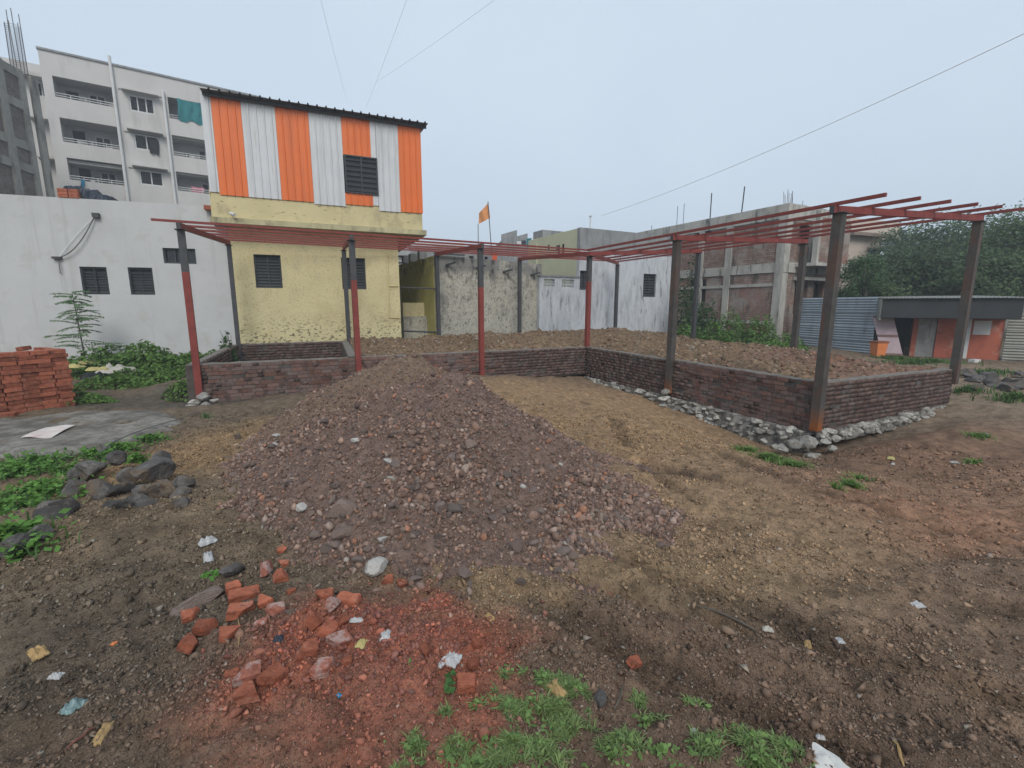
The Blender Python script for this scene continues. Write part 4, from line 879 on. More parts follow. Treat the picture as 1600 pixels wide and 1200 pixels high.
wall('wing_wall', FA2, tl, -.01, -.3, z2, z2, wl_, m_apt, ap, .25)
for w_ in wl_: window(FA2, w_, ap, n_louv=7, mullions=1, fm=m_wframe, fw=.08)
for w_ in wl_: mb = MB(); FA2.box(mb, w_[0] - 1.0, -.02, w_[3] + .1, w_[3] + .3, .002, .7); mb.build('sunshade', m_apt, ap)
shell(FA2, tl, -.01, -.3, z2 - .02, 7, m_apt, ap, off=-.25)
def cloth(name, F, r, off, mt, label, cat, parent=None, n=10, fold=.05):
    t0_, t1_, z0_, z1_ = r; vs = []; rr = random.Random(int(abs(t0_ * 100)))
    for i in range(n + 1):
        for j in range(7):
            u_, v_ = i / n, j / 6; vs.append(F.w(t0_ + (t1_ - t0_) * u_ + .03 * math.sin(5 * v_), z1_ - (z1_ - z0_) * v_ * (1 + .08 * math.sin(u_ * 9)) - .06 * math.sin(u_ * math.pi), off + fold * math.sin(u_ * 17 + v_ * 2)))
    o = MB().add(vs, [(i * 7 + j, i * 7 + j + 1, i * 7 + j + 8, i * 7 + j + 7) for i in range(n) for j in range(6)]).build(name, mt, parent, True)
    return tag(o, label, cat)
m_bluec = mat('blue_towel', (.02, .2, .36), var=.15, rough=.9); m_pink = mat('pink_cloth', (.55, .2, .26), var=.2, rough=.9)
r_ = FA.rect(278, 158, 317.5, 190); cloth('shade_net', FA, r_, .05, m_teal, 'teal shade cloth hung across the top right balcony of the apartment block', 'cloth', n=16)
r_ = FA.rect(126.5, 280, 132, 293); cloth('towel', FA, r_, .06, m_bluec, 'bright blue towel hanging over a lower balcony railing', 'towel', n=5)
r_ = FA.rect(299, 291, 319, 299); cloth('pink_laundry', FA, r_, -.2, m_pink, 'pink laundry hanging in the lowest right balcony of the apartment block', 'laundry', n=8)
r_ = FA.rect(234, 218, 248, 240); cloth('dark_laundry', FA, r_, .12, m_dark, 'dark clothes hanging outside the middle apartment window', 'laundry', n=6)

# --- unfinished grey building at the left edge
m_bkfar = None
def brickmat(name, c1, c2, mortar, layers=(), sx=4.2):
    m = mat(name, c1, var=.3, vscale=2.5, rough=.95, bump=.0, layers=layers); N, L = m.node_tree.nodes, m.node_tree.links
    bsdf = N['Principled BSDF']; src = bsdf.inputs['Base Color'].links[0].from_socket
    uv = N.new('ShaderNodeUVMap'); br = N.new('ShaderNodeTexBrick'); br.inputs['Scale'].default_value = 1.0
    br.inputs['Brick Width'].default_value = .24; br.inputs['Row Height'].default_value = .085; br.inputs['Mortar Size'].default_value = .012; br.inputs['Bias'].default_value = 0
    br.inputs['Color1'].default_value = (*c1, 1); br.inputs['Color2'].default_value = (*c2, 1); br.inputs['Mortar'].default_value = (*mortar, 1)
    L.new(uv.outputs[0], br.inputs[0])
    first = [n for n in N if n.type == 'RGB'][0]
    for lk in list(first.outputs[0].links): to = lk.to_socket; L.remove(lk); L.new(br.outputs['Color'], to)
    bp = N.new('ShaderNodeBump'); bp.inputs['Strength'].default_value = .8; bp.inputs['Distance'].default_value = .02; bp.invert = True
    L.new(br.outputs['Fac'], bp.inputs['Height']); L.new(bp.outputs[0], bsdf.inputs['Normal'])
    return m
def planar_uv(o, F):
    me = o.data; uv = me.uv_layers.new(name='uv')
    for p in me.polygons:
        side = abs(Vector(p.normal).dot(F.n)) > .5
        for li in p.loop_indices:
            c = me.vertices[me.loops[li].vertex_index].co; uv.data[li].uv = ((c - F.A).dot(F.d) if side else (c - F.A).dot(F.n), c.z)
    return o
m_bk1 = brickmat('infill_brick', (.29, .205, .165), (.23, .13, .1), (.12, .112, .1), [((.33, .31, .28), .9, .48, .58, .6), ((.06, .057, .053), (1.6, 1.6, .3), .56, .62, .8), ((.26, .11, .08), .7, .53, .6, .55)])
m_bk2 = brickmat('infill_brick_grey', (.2, .175, .15), (.15, .11, .09), (.1, .095, .088), [((.2, .19, .18), 1.2, .5, .64, .7)])
m_rc = mat('frame_concrete', (.4, .385, .35), var=.2, vscale=1.6, rough=.95, bump=.3, bscale=10, layers=[((.22, .21, .19), (2.5, 2.5, .6), .5, .6, .6), ((.06, .058, .053), (2.2, 2.2, .4), .57, .63, .8)])
m_rc2 = mat('weathered_concrete', (.27, .258, .232), var=.25, vscale=1.2, rough=.95, bump=.3, bscale=10, layers=[((.14, .13, .115), (1.5, 1.5, .6), .5, .62, .7), ((.06, .057, .05), (2.2, 2.2, .4), .57, .64, .7)])
FL = Facade((aty(93, 478, 26.5).x, 26.5), R(102))
lh = thing('unfinished_grey_building', 'unfinished grey building with concrete frame and brick infill at the left edge', 'building', FL.w(-2, 0))
tl1 = FL.hit(-25, 200)[0]; ztop = FL.hit(40, 115)[1]
planar_uv(wall('infill_wall', FL, tl1, 0, -.3, ztop - .05, ztop - .05, [], m_bk2, lh, .2, -.06), FL); shell(FL, tl1, 0, -.3, ztop - .1, 8, m_rc2, lh, off=-.27)
zs_ = [FL.hit(40, yy)[1] for yy in (122, 168, 228, 262)]
for z_ in zs_: mb = MB(); FL.box(mb, tl1, .02, z_ - .2, z_ + .22, -.1, .02); mb.build('concrete_band', m_rc2, lh)
for px in (62, 12):
    t_ = FL.hit(px, 190)[0]; mb = MB(); FL.box(mb, t_ - .22, t_ + .22, -.3, ztop, -.1, .05); mb.build('column', m_rc2, lh)
mb = MB(); FL.box(mb, -.3, .04, -.3, ztop + .02, -.1, .04); mb.build('column', m_rc2, lh)
t_ = FL.hit(38, 118)[0]; mb = MB(); zz0, zz1 = ztop - .1, FL.hit(20, 18)[1]; rr = random.Random(2)
for i, (a, b) in enumerate(((0, 0), (.45, 0), (0, .45), (.45, .45), (.22, 0), (.22, .45))): mb.tube([FL.w(t_ + a, zz0, -.1 - b), FL.w(t_ + a + rr.uniform(-.1, .1), zz1 + rr.uniform(-.8, .3), -.1 - b + rr.uniform(-.1, .1))], .018, 5)
for i in range(26):
    z_ = zz0 + (zz1 - zz0) * .85 * i / 26; cs = [FL.w(t_, z_, -.1), FL.w(t_ + .45, z_ + .03, -.1), FL.w(t_ + .45, z_, -.55), FL.w(t_, z_ - .03, -.55), FL.w(t_, z_, -.1)]; mb.tube(cs, .01, 4)
mb.build('rebar_cage', m_rusty, lh)
# --- unfinished brick house, right of centre: two faces on the site grid
YC = 21.0; cx_ = aty(1222, 440, YC).x
FR1 = Facade((cx_, YC), GA + R(90) - math.pi)                    # left face (its normal points towards -U); t grows towards the camera
FR1 = Facade((cx_, YC), GA - R(90)); FR2 = Facade((cx_, YC), GA)
rh = thing('brick_house', 'unfinished two-storey brick house with grey concrete columns and bands', 'house', (cx_, YC, 0))
zroof = FR2.hit(1235, 321)[1]; zband = FR2.hit(1222, 417)[1]; tB = -10.5
# on the left face t is negative going back
r_ = [FR1.rect(1076, 437, 1102, 472), FR1.rect(1088, 350, 1111, 366)]
r_ = [tuple((min(a[0], a[1]), max(a[0], a[1]), a[2], a[3])) for a in r_]
o = wall('brick_infill', FR1, tB, -.3, -.3, zroof - .5, zroof - .5, r_, m_bk1, rh, .2, -.04); planar_uv(o, FR1)
mb = MB(); FR1.box(mb, tB, -.0, zroof - .5 + .001, zroof + .1, -.2, 0.0); mb.build('roof_parapet', m_rc, rh)
for z_, h_ in ((zband, .42), (zband - .75, .14), (.85, .14)): mb = MB(); FR1.box(mb, tB, -.38, z_ - h_ / 2, z_ + h_ / 2, -.1, .012); mb.build('concrete_band', m_rc, rh)
for px in (1135, 1092):
    t_ = FR1.hit(px, 440)[0]; mb = MB(); FR1.box(mb, t_ - .17, t_ + .17, -.3, zroof - .5, -.1, .02); mb.build('column', m_rc, rh)
mb = MB(); FR1.box(mb, -.38, .0, -.3, zroof - .5, -.38, .026); mb.build('column', m_rc, rh)
for h_ in r_:
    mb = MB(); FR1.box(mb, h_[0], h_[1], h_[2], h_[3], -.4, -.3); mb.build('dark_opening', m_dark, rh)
    window(FR1, h_, rh, n_louv=0, mullions=1, depth=.15)
g1, g2, g3 = FR2.rect(1242, 439, 1262, 490), FR2.rect(1272, 442, 1286, 490), FR2.rect(1250, 352, 1272, 385)
t2 = FR2.hit(1318, 430)[0]
o = wall('brick_infill', FR2, .39, t2, -.3, zroof - .5, zroof - .5, [g1, (max(g2[0], g1[1] + .15), g2[1], g1[2], g2[3]), g3], m_bk1, rh, .2, -.04); planar_uv(o, FR2)
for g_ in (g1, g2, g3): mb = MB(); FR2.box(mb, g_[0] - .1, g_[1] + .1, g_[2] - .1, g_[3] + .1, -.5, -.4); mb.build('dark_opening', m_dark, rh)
mb = MB(); FR2.box(mb, .0, t2, zroof - .5 + .002, zroof + .1, -.202, .001); mb.build('roof_parapet', m_rc, rh)
mb = MB(); FR2.box(mb, .0, t2, zband - .22, zband + .22, -.1, .03); mb.build('concrete_band', m_rc, rh)
mb = MB(); FR2.box(mb, g1[0] - .2, g2[1] + .3, g1[3] + .02, g1[3] + .16, -.1, .35); mb.build('lintel_shade', m_rc, rh)
for px in (1268, 1300): t_ = FR2.hit(px, 380)[0]; mb = MB(); FR2.box(mb, t_ - .1, t_ + .1, zband + .22, zroof - .5, -.1, .04); mb.build('column', m_rc, rh)
b0, b1 = FR2.hit(1277, 380, .9)[0], FR2.hit(1312, 380, .9)[0]; zb0_, zb1_ = FR2.hit(1290, 416, .9)[1], FR2.hit(1290, 340, .9)[1]
mb = MB(); FR2.box(mb, b0, b1 + 1, zb0_, zb0_ + .14, .03, .95); mb.build('balcony_slab', m_rc, rh)
mb = MB(); FR2.box(mb, b0 + .05, b1 + .8, zb0_ + .141, zb1_, .75, .9); planar_uv(mb.build('balcony_wall', m_bk1, rh), FR2)
mb = MB(); FR2.box(mb, b0 + .03, b0 + .18, zb0_ + .142, zb1_ + .3, .7, .92); mb.build('balcony_post', m_rc, rh)
shell(FR2, .3, t2 - .1, -.3, zroof - .5, 10, m_rc, rh, off=-.45)
for j, (px, ya, yb) in enumerate(((1108, 302, 330), (1157, 292, 325), (1066, 318, 338), (1056, 322, 340), (1016, 352, 360))):
    t_ = FR1.hit(px, yb)[0]; z_ = FR1.hit(px, ya)[1]; mb = MB(); mb.tube([FR1.w(t_, zroof, -.1), FR1.w(t_ + (.06 if j == 1 else 0), z_, -.1)], .03 if j < 2 else .015, 5); mb.build('roof_rod', m_steel, rh)
mb = MB()
for i in range(7): q = FR2.w(.1 + (i % 4) * .1, zroof, -.1 - .2 * (i // 4)); mb.tube([q, q + Vector((random.uniform(-.08, .08), 0, random.uniform(.5, .8)))], .012, 4)
mb.build('rebar', m_rusty, rh); mb = MB()
for i in range(6): q = FR2.w(2.6 + (i % 4) * .16, zroof, -1.1); mb.tube([q, q + Vector((random.uniform(-.1, .1), 0, random.uniform(.4, .7)))], .012, 4)
mb.build('rebar', m_rusty, rh)
# --- beige house behind
m_beige = mat('beige_paint', (.5, .42, .355), var=.08, vscale=1, rough=.85, layers=[((.38, .32, .27), (1.5, 1.5, .5), .55, .7, .5)])
FZb = Facade((aty(1316, 440, 31).x, 31), R(20)); zh = thing('beige_house', 'beige plastered house with flat brown eaves behind the brick house', 'house', FZb.w(1, 0))
tz1 = FZb.hit(1375, 400)[0]; zz1 = FZb.hit(1345, 370)[1]; wz = FZb.rect(1357, 390, 1372, 402)
wall('wall', FZb, 0, tz1, -.2, zz1, zz1, [wz], m_beige, zh, .3); window(FZb, wz, zh, n_louv=0, mullions=1); shell(FZb, 0, tz1, -.2, zz1 - .02, 6, m_beige, zh, off=-.3)
mb = MB(); FZb.box(mb, -.1, tz1 + .2, zz1 + .002, zz1 + .2, -6.2, .5); mb.build('eaves_slab', mat('brown_eaves', (.22, .16, .13), var=.2, rough=.9), zh)
mb = MB(); FZb.box(mb, wz[0] - .2, wz[1] + .3, wz[3] + .05, wz[3] + .17, .002, .6); mb.build('sunshade', m_beige, zh)
FZ2 = Facade((aty(1330, 440, 35).x, 35), R(20)); tq = FZ2.hit(1408, 360)[0]; mb = MB(); FZ2.box(mb, -1, tq, FZ2.hit(1380, 374)[1], FZ2.hit(1380, 345)[1], -5, 0); mb.build('upper_floor', m_beige, zh)

# --- corrugated fence and tin shed, right
m_tin = mat('blue_grey_tin', (.3, .345, .385), var=.12, vscale=2, rough=.5, metal=.25, layers=[((.2, .22, .24), (3., 3., .6), .5, .68, .6), ((.16, .1, .06), (3., 3., 1.), .66, .74, .5)])
m_tin2 = mat('dull_tin', (.28, .28, .25), var=.2, vscale=2, rough=.6, metal=.2, layers=[((.14, .12, .1), (2., 2., .7), .5, .66, .6)])
fa, fb = aty(1240, 500, 20.8), aty(1368, 505, 17.5); fa.z = fb.z = 0; fd = (fb - fa).normalized(); FF = Facade((fa.x, fa.y), math.atan2(fd.y, fd.x))
fn = thing('tin_fence', 'blue-grey fence of horizontal corrugated tin sheets beside the brick house', 'fence', fa)
Lf = (fb - fa).length; nrmf = Vector((-fd.y, fd.x, 0)); nrmf = nrmf if nrmf.dot(-fa) > 0 else -nrmf
z0f, z1f = -.25, FF.hit(1366, 464)[1]
for i in range(4):
    hh = (z1f - z0f) / 4; ribbed('sheet', fa + nrmf * (.02 * (i % 2)) + Vector((0, 0, z0f + hh * i - .03)), (0, 0, 1), fd, hh + .04, Lf, .1, .017, m_tin, fn, 'sine', nrmf)
for i in range(4): q = fa.lerp(fb, i / 3) - nrmf * .08; MB().box((q.x, q.y, (z0f + z1f) / 2), (.07, .07, z1f - z0f - .05)).build('fence_post', m_steel, fn)
m_orw = mat('faded_orange_wall', (.4, .115, .07), var=.2, vscale=2, rough=.9, layers=[((.45, .3, .23), (1.6, 1.6, 2.), .53, .6, .6), ((.2, .075, .055), 4., .54, .62, .5)])
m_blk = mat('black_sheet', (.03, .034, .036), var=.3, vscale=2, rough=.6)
s0, s1 = fb.copy(), aty(1582, 505, 15.7); s1.z = 0; sdv = (s1 - s0).normalized(); FS = Facade((s0.x, s0.y), math.atan2(sdv.y, sdv.x))
sh = thing('tin_shed', 'low shed with faded orange front under a black sheet canopy', 'shed', s0.lerp(s1, .5))
Ls = (s1 - s0).length; T = lambda px, off=0: FS.hit(px, 530, off)[0]
zc1 = FS.hit(1480, 466, .6)[1]; zc0 = FS.hit(1470, 497, .6)[1]; BK = -.5
dr = (T(1432, BK), T(1462, BK)); 
wall('orange_wall', FS, T(1424, BK), Ls - .02, -.4, zc1 - .15, zc1 - .15, [(dr[0], dr[1], -.39, zc0 - .02)], m_orw, sh, .15, BK)
mb = MB(); FS.box(mb, dr[0] + .01, dr[1] - .01, -.38, zc0 - .03, BK - .1, BK - .05); FS.box(mb, dr[0] + .35, dr[1] - .06, .5, 1.0, BK - .05, BK - .03); mb.build('door', mat('grey_door', (.27, .26, .25), var=.3, vscale=4, rough=.8, layers=[((.4, .39, .38), 3., .5, .64, .6)]), sh)
t_ = T(1510, BK); mb = MB(); FS.box(mb, t_ - .05, t_ + .05, -.4, zc1, BK + .002, BK + .1); mb.build('post', m_wframe, sh)
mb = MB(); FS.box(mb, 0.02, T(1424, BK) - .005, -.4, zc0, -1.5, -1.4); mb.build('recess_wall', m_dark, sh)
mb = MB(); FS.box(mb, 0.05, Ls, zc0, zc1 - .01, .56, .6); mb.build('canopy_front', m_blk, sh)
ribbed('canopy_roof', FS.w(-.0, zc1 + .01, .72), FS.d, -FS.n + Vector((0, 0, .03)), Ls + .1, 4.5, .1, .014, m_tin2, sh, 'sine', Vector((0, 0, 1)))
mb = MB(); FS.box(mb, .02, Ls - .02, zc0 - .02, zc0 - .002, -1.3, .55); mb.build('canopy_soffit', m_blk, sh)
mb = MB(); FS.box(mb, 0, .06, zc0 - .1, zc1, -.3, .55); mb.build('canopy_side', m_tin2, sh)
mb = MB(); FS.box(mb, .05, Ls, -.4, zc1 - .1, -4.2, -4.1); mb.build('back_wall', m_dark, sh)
for i in range(4):
    hh = (zc1 + .35) / 4; q = FS.w(Ls + .02, -.35 + hh * i, BK + .1); ribbed('side_sheet', q, (0, 0, 1), (FS.d * .92 + FS.n * .1), hh + .02, 5.5, .1, .017, m_tin2, sh, 'sine', FS.n)
pn = (T(1518, BK), T(1545, BK)); zp1 = FS.hit(1532, 501, BK)[1]; zp0 = FS.hit(1532, 523, BK)[1]
mb = MB(); FS.box(mb, pn[0], pn[1], zp0, zp1, BK + .003, BK + .03); tag(mb.build('notice_board', m_wframe), 'blank white board fixed on the orange shed wall', 'board')
m_pinkd = mat('pale_pink_door', (.42, .33, .35), var=.15, vscale=3, rough=.8, layers=[((.2, .16, .17), 5., .6, .7, .5)])
dl = thing('leaning_door', 'pale pink panelled door leaning under the shed canopy', 'door', FS.w(T(1397), -.25, .2))
def lean(mb, t0_, t1_, z0_, z1_, o0, o1):
    sl = -.28
    return mb.obox(FS.w((t0_ + t1_) / 2 + sl * (z0_ + z1_) / 2, (z0_ + z1_) / 2 - .22, (o0 + o1) / 2 - .12 * (z0_ + z1_) / 2), FS.d * (t1_ - t0_) / 2, FS.n * (o1 - o0) / 2, Vector((FS.d.x * sl, FS.d.y * sl, 1)) * (z1_ - z0_) / 2 - FS.n * .12 * (z1_ - z0_) / 2)
td = T(1398, .2); lean(MB(), td - .31, td + .31, 0, 1.48, .14, .18).build('door_leaf', m_pinkd, dl)
for z_ in (.0, .68, 1.38): lean(MB(), td - .3, td + .3, z_ + .01, z_ + .09, .182, .2).build('cross_rail', mat('brown_rail', (.2, .12, .11), var=.2), dl)
m_ocr = mat('orange_plastic', (.62, .2, .07), var=.15, vscale=5, rough=.55)
q = aty(1371, 556, 16.6); cr = thing('orange_bin', 'faded orange open-topped bin standing in front of the tin fence', 'bin', q)
vs = []
for z_, w_ in ((0, .15), (.5, .19)): vs += [q + Vector((a * w_, b * w_, z_)) for a, b in ((-1, -1), (1, -1), (1, 1), (-1, 1))]
vs += [q + Vector((a * .17, b * .17, .5)) for a, b in ((-1, -1), (1, -1), (1, 1), (-1, 1))] + [q + Vector((a * .13, b * .13, .05)) for a, b in ((-1, -1), (1, -1), (1, 1), (-1, 1))]
MB().add(vs, [(0, 1, 5, 4), (1, 2, 6, 5), (2, 3, 7, 6), (3, 0, 4, 7), (4, 5, 9, 8), (5, 6, 10, 9), (6, 7, 11, 10), (7, 4, 8, 11), (8, 9, 13, 12), (9, 10, 14, 13), (10, 11, 15, 14), (11, 8, 12, 15), (12, 13, 14, 15), (3, 2, 1, 0)]).build('tub', m_ocr, cr)
mb = MB()
for a, b, c, d in ((-.2, -.2, .2, -.2), (.2, -.2, .2, .2), (.2, .2, -.2, .2), (-.2, .2, -.2, -.2)): mb.beam(q + Vector((a, b, .51)), q + Vector((c, d, .51)), .03, .05)
mb.build('rim', mat('brown_rim', (.25, .1, .06), var=.2), cr)
q = gpx(1522, 566); tag(MB().box(q + Vector((0, 0, .05)), (.3, .18, .1), .3).build('white_packet', m_wframe), 'small white packet lying on the ground before the orange shed', 'litter')

# ---------------------------------------------------------------- vegetation
def leafcard(name, pos, nrm, size, cols, mt, parent=None, asp=.5, seed=0, bend=.25, up=None):
    """leaves: each a folded four-sided blade of its own"""
    rng = np.random.default_rng(seed); n = len(pos)
    nrm = nrm / np.maximum(np.linalg.norm(nrm, axis=1), 1e-6)[:, None]
    a = rng.normal(size=(n, 3)) if up is None else up
    a = a - nrm * (a * nrm).sum(1)[:, None]; a /= np.maximum(np.linalg.norm(a, axis=1), 1e-6)[:, None]; b = np.cross(nrm, a)
    L_ = size[:, None] * .5
    v = np.stack([pos - a * L_, pos + b * L_ * asp - nrm * L_ * bend * .6, pos + a * L_ - nrm * L_ * bend, pos - b * L_ * asp - nrm * L_ * bend * .6], 1)
    F = (np.array([[0, 1, 2], [0, 2, 3]])[None] + (np.arange(n) * 4)[:, None, None]).reshape(-1, 3)
    return mass(name, v.reshape(-1, 3), F, mt, np.repeat(cols, 4, 0), parent)
m_leaf = mat('leaf', (1, 1, 1), tint='set', var=.15, vscale=6, rough=.75, spec=.15, trans=.35)
m_grass = mat('grass_blade', (1, 1, 1), tint='set', var=.1, rough=.6, trans=.35)
m_bark = mat('bark', (.1, .085, .07), var=.3, vscale=8, rough=.95, bump=.5, bscale=20)
def lcol(rng, n, base, v=.3, yel=.15):
    c = np.array(base)[None] * rng.uniform(1 - v, 1 + v, (n, 1)); k = rng.random((n, 1)) * yel; return c * (1 - k) + c * np.array([[1.5, 1.15, .6]]) * k
def tree(name, label, x, y, z0, h, rad, base, seed, n=9000, ls=.24, group=None, low=.3):
    rng = np.random.default_rng(seed); t = thing(name, label, 'tree', (x, y, z0), group); top = Vector((x, y, z0 + h * .62))
    tr = MB(); bend = Vector((rng.normal(0, .2), rng.normal(0, .2), 0))
    tr.tube([Vector((x, y, z0 - .2)), Vector((x, y, z0 + h * .25)) + bend, Vector((x, y, z0 + h * .5)) + bend * 1.5, top + bend], [h * .03, h * .024, h * .017, h * .008], 8); tr.build('trunk', m_bark, t, True)
    ks = []; lb = MB()
    for i in range(26):
        d = rng.normal(size=3); d /= np.linalg.norm(d); rr_ = rng.uniform(.35, .95)
        c = np.array([x + d[0] * rad * rr_, y + d[1] * rad * rr_, z0 + h * (.5 + low * .35) + d[2] * h * (.5 - low * .35) * rr_ * .85]); ks.append((c, rad * rng.uniform(.28, .45)))
        if i < 12: lb.tube([Vector((x, y, z0 + h * rng.uniform(.2, .5))) + bend, (Vector((x, y, z0 + h * .4)) + Vector(c)) / 2 + Vector((0, 0, .2)), Vector(c)], [h * .012, h * .008, h * .003], 5)
    lb.build('limbs', m_bark, t, True)
    pos, nr, br = [], [], []
    for c, r_ in ks:
        m_ = int(n / len(ks)); d = rng.normal(size=(m_, 3)); d /= np.linalg.norm(d, axis=1)[:, None]; rad_ = r_ * rng.random(m_) ** .33
        p_ = c + d * rad_[:, None] * np.array([1, 1, .8]); p_ += .12 * r_ * rng.normal(size=p_.shape); pos.append(p_); nr.append(d + np.array([0, 0, .7]) + .6 * rng.normal(size=d.shape)); br.append(np.full(m_, rng.uniform(.75, 1.3)))
    pos = np.concatenate(pos); nr = np.concatenate(nr); col_ = lcol(rng, len(pos), base) * np.concatenate(br)[:, None]
    leafcard('crown', pos, nr, rng.uniform(.6, 1.3, len(pos)) * ls, col_, m_leaf, t, .5, seed); return t
TB = (.095, .145, .07)
for i, (px, Y_, h, rad, lab, cb_) in enumerate([(1400, 24.5, 5.2, 2.3, 'dark green tree behind the left end of the tin shed', (.08, .122, .068)), (1450, 29, 7.4, 3.4, 'tall rounded tree beside the beige house', (.088, .135, .072)),
      (1545, 27, 7.4, 3.6, 'broad tree rising highest behind the middle of the shed', TB), (1610, 23, 6.6, 3.2, 'bushy tree at the right edge behind the shed', (.085, .135, .06)), (1495, 22.5, 4.6, 2.4, 'lower leafy tree just behind the black canopy', (.08, .125, .06)), (1700, 26, 7.5, 3.6, 'tree partly outside the right edge of the picture', TB)]):
    q = aty(px, 478, Y_); tree('leafy_tree', lab, q.x, Y_, -.2, h, rad, cb_, 30 + i, 17000, .19, 'trees behind the shed')
q = aty(1340, 478, 20); tree('young_tree', 'small loose-leaved tree between the brick house and the shed', q.x, 20, -.2, 4.7, 1.15, (.06, .11, .05), 50, 4500, .12, low=.1)
q = aty(1372, 478, 20.5); tree('young_tree', 'low pale green tree right behind the tin fence', q.x, 20.5, -.2, 3.4, 1.2, (.085, .13, .06), 51, 4500, .12, low=.1)
def bush(name, label, c, rx, ry, h, base, seed, n=900, ls=.09, cat='shrub', rot=0, group=None, asp=.55, stems=6):
    rng = np.random.default_rng(seed); t = thing(name, label, cat, c, group)
    a = rng.uniform(0, 2 * math.pi, n); r_ = np.sqrt(rng.random(n)); lx, ly = np.cos(a) * r_ * rx, np.sin(a) * r_ * ry; ca, sa = math.cos(rot), math.sin(rot)
    x = c[0] + lx * ca - ly * sa; y = c[1] + lx * sa + ly * ca
    hh = h * (1 - r_ ** 2.2) * (.55 + .9 * (fbm(x * 2.2, y * 2.2, 3, seed) + .5)); z = gh(x, y, False) + np.maximum(.02, hh * rng.random(n) ** .4)
    nr = np.stack([np.cos(a) * r_ * .6, np.sin(a) * r_ * .6, np.full(n, 1.)], 1) + .55 * rng.normal(size=(n, 3))
    leafcard('foliage', np.stack([x, y, z], 1), nr, rng.uniform(.6, 1.35, n) * ls, lcol(rng, n, base), m_leaf, t, asp, seed)
    mb = MB()
    for i in range(stems):
        b = Vector((c[0] + rng.normal(0, rx * .3), c[1] + rng.normal(0, ry * .3), c[2] - .05)); e = b + Vector((rng.normal(0, rx * .3), rng.normal(0, ry * .3), h * rng.uniform(.5, .9))); mb.tube([b, b.lerp(e, .5) + Vector((.03, 0, .02)), e], [.012, .009, .004], 5)
    mb.build('stems', m_bark, t); return t
GB = (.11, .2, .055)
for i, (px, py, rx, ry, h, lab, n, ls) in enumerate([(150, 560, 1.2, .8, .5, 'dense weeds at the foot of the thin sapling', 1500, .12), (215, 556, 1.3, .9, .7, 'broad leafy creeper heap against the white wall', 2600, .13), (262, 552, 1.0, .7, .5, 'leafy creeper mound under the small high window', 1800, .12),
      (238, 574, 1.0, .5, .35, 'creeping weeds spreading over the rubbish heap', 1700, .1), (320, 545, .8, .5, .5, 'weeds growing between the white wall and the brick plinth', 1100, .12), (180, 580, .9, .4, .3, 'low weeds behind the torn sack', 1100, .09),
      (130, 604, .6, .25, .22, 'low green weeds at the right foot of the brick stack', 800, .08), (290, 585, .45, .35, .4, 'small weeds beside the left post', 600, .08)]):
    q = gpx(px, py + 25); bush('weed_patch', lab, q, rx, ry, h, GB, 60 + i, n, ls, 'weeds', R(15), 'weeds along the white wall')
q = gpx(357, 560); q = Vector((-8.0, 13.0, .1)); bush('shrub', 'small broad-leaved shrub at the corner of the yellow house', q, .35, .3, 1.0, (.06, .13, .04), 75, 420, .14)
for i, (px, Y_, rx, ry, h, lab) in enumerate([(1075, 21.5, .8, .8, 2.6, 'dark tall shrub beside the whitewashed house corner'), (1100, 20, 1.0, .9, 1.3, 'dense dark bush at the foot of the brick house'), (1150, 19, 1.1, .7, .9, 'bright green weeds below the brick house wall'),
      (1195, 18.2, 1.0, .7, 1.0, 'bushy weeds in front of the brick house corner column'), (1120, 17.6, 1.6, .6, .55, 'low weeds along the rear edge of the earth fill'), (1232, 16.6, 1.2, .6, .5, 'weeds at the foot of the tin fence'), (1080, 18.5, .8, .6, .8, 'weeds beside the rear post of the frame')]):
    q = aty(px, 478, Y_); q.z = float(gh(q.x, q.y, False)) + .1; bush('weed_bush', lab, q, rx, ry, h + .35, (.04, .085, .03) if i < 2 else GB, 80 + i, 2000 if i < 5 else 1200, .13, 'shrub', GA, 'shrubs around the brick house')
# feathery sapling in front of the white wall
q = gpx(127, 566); q = Vector((aty(127, 520, 12.2).x, 12.2, -.15)); sp = thing('sapling', 'thin feathery-leaved sapling in front of the white wall', 'sapling', q)
topz = aty(122, 455, 12.2).z; st = [q, q + Vector((-.02, 0, .7)), Vector((q.x - .05, q.y, topz * .7)), Vector((q.x - .08, q.y, topz))]; MB().tube(st, [.022, .018, .012, .005], 6).build('stem', m_bark, sp, True)
rng = np.random.default_rng(3); fr = MB(); lp, ln_, lu, lsz = [], [], [], []
for i in range(46):
    f = .18 + .82 * (i / 46) ** .85; b = q.lerp(Vector((q.x - .06, q.y, topz)), f); a = rng.uniform(0, 6.28); L_ = (.72 - .38 * f) * rng.uniform(.8, 1.2) * (1.5 if i < 12 else 1.15); d = Vector((math.cos(a), math.sin(a) * .8, rng.uniform(-.05, .4)))
    pts = [b + d * L_ * k / 5 + Vector((0, 0, -.22 * L_ * (k / 5) ** 2)) for k in range(6)]; fr.tube(pts, .003, 4)
    for k in range(14):
        g = (k + 1) / 14; c = b + d * L_ * g + Vector((0, 0, -.22 * L_ * g * g)); sd_ = d.cross(Vector((0, 0, 1))).normalized()
        for s in (-1, 1): lp.append(c + sd_ * s * .045); lu.append(sd_ * s + d * .3); ln_.append(Vector((rng.normal(0, .5), -.7 + rng.normal(0, .5), .7))); lsz.append(.1)
fr.build('fronds', m_bark, sp)
leafcard('leaflets', np.array([v[:] for v in lp]), np.array([v[:] for v in ln_]), np.array(lsz), lcol(rng, len(lp), (.1, .17, .085)), m_leaf, sp, .3, 4, .2, np.array([v[:] for v in lu]))

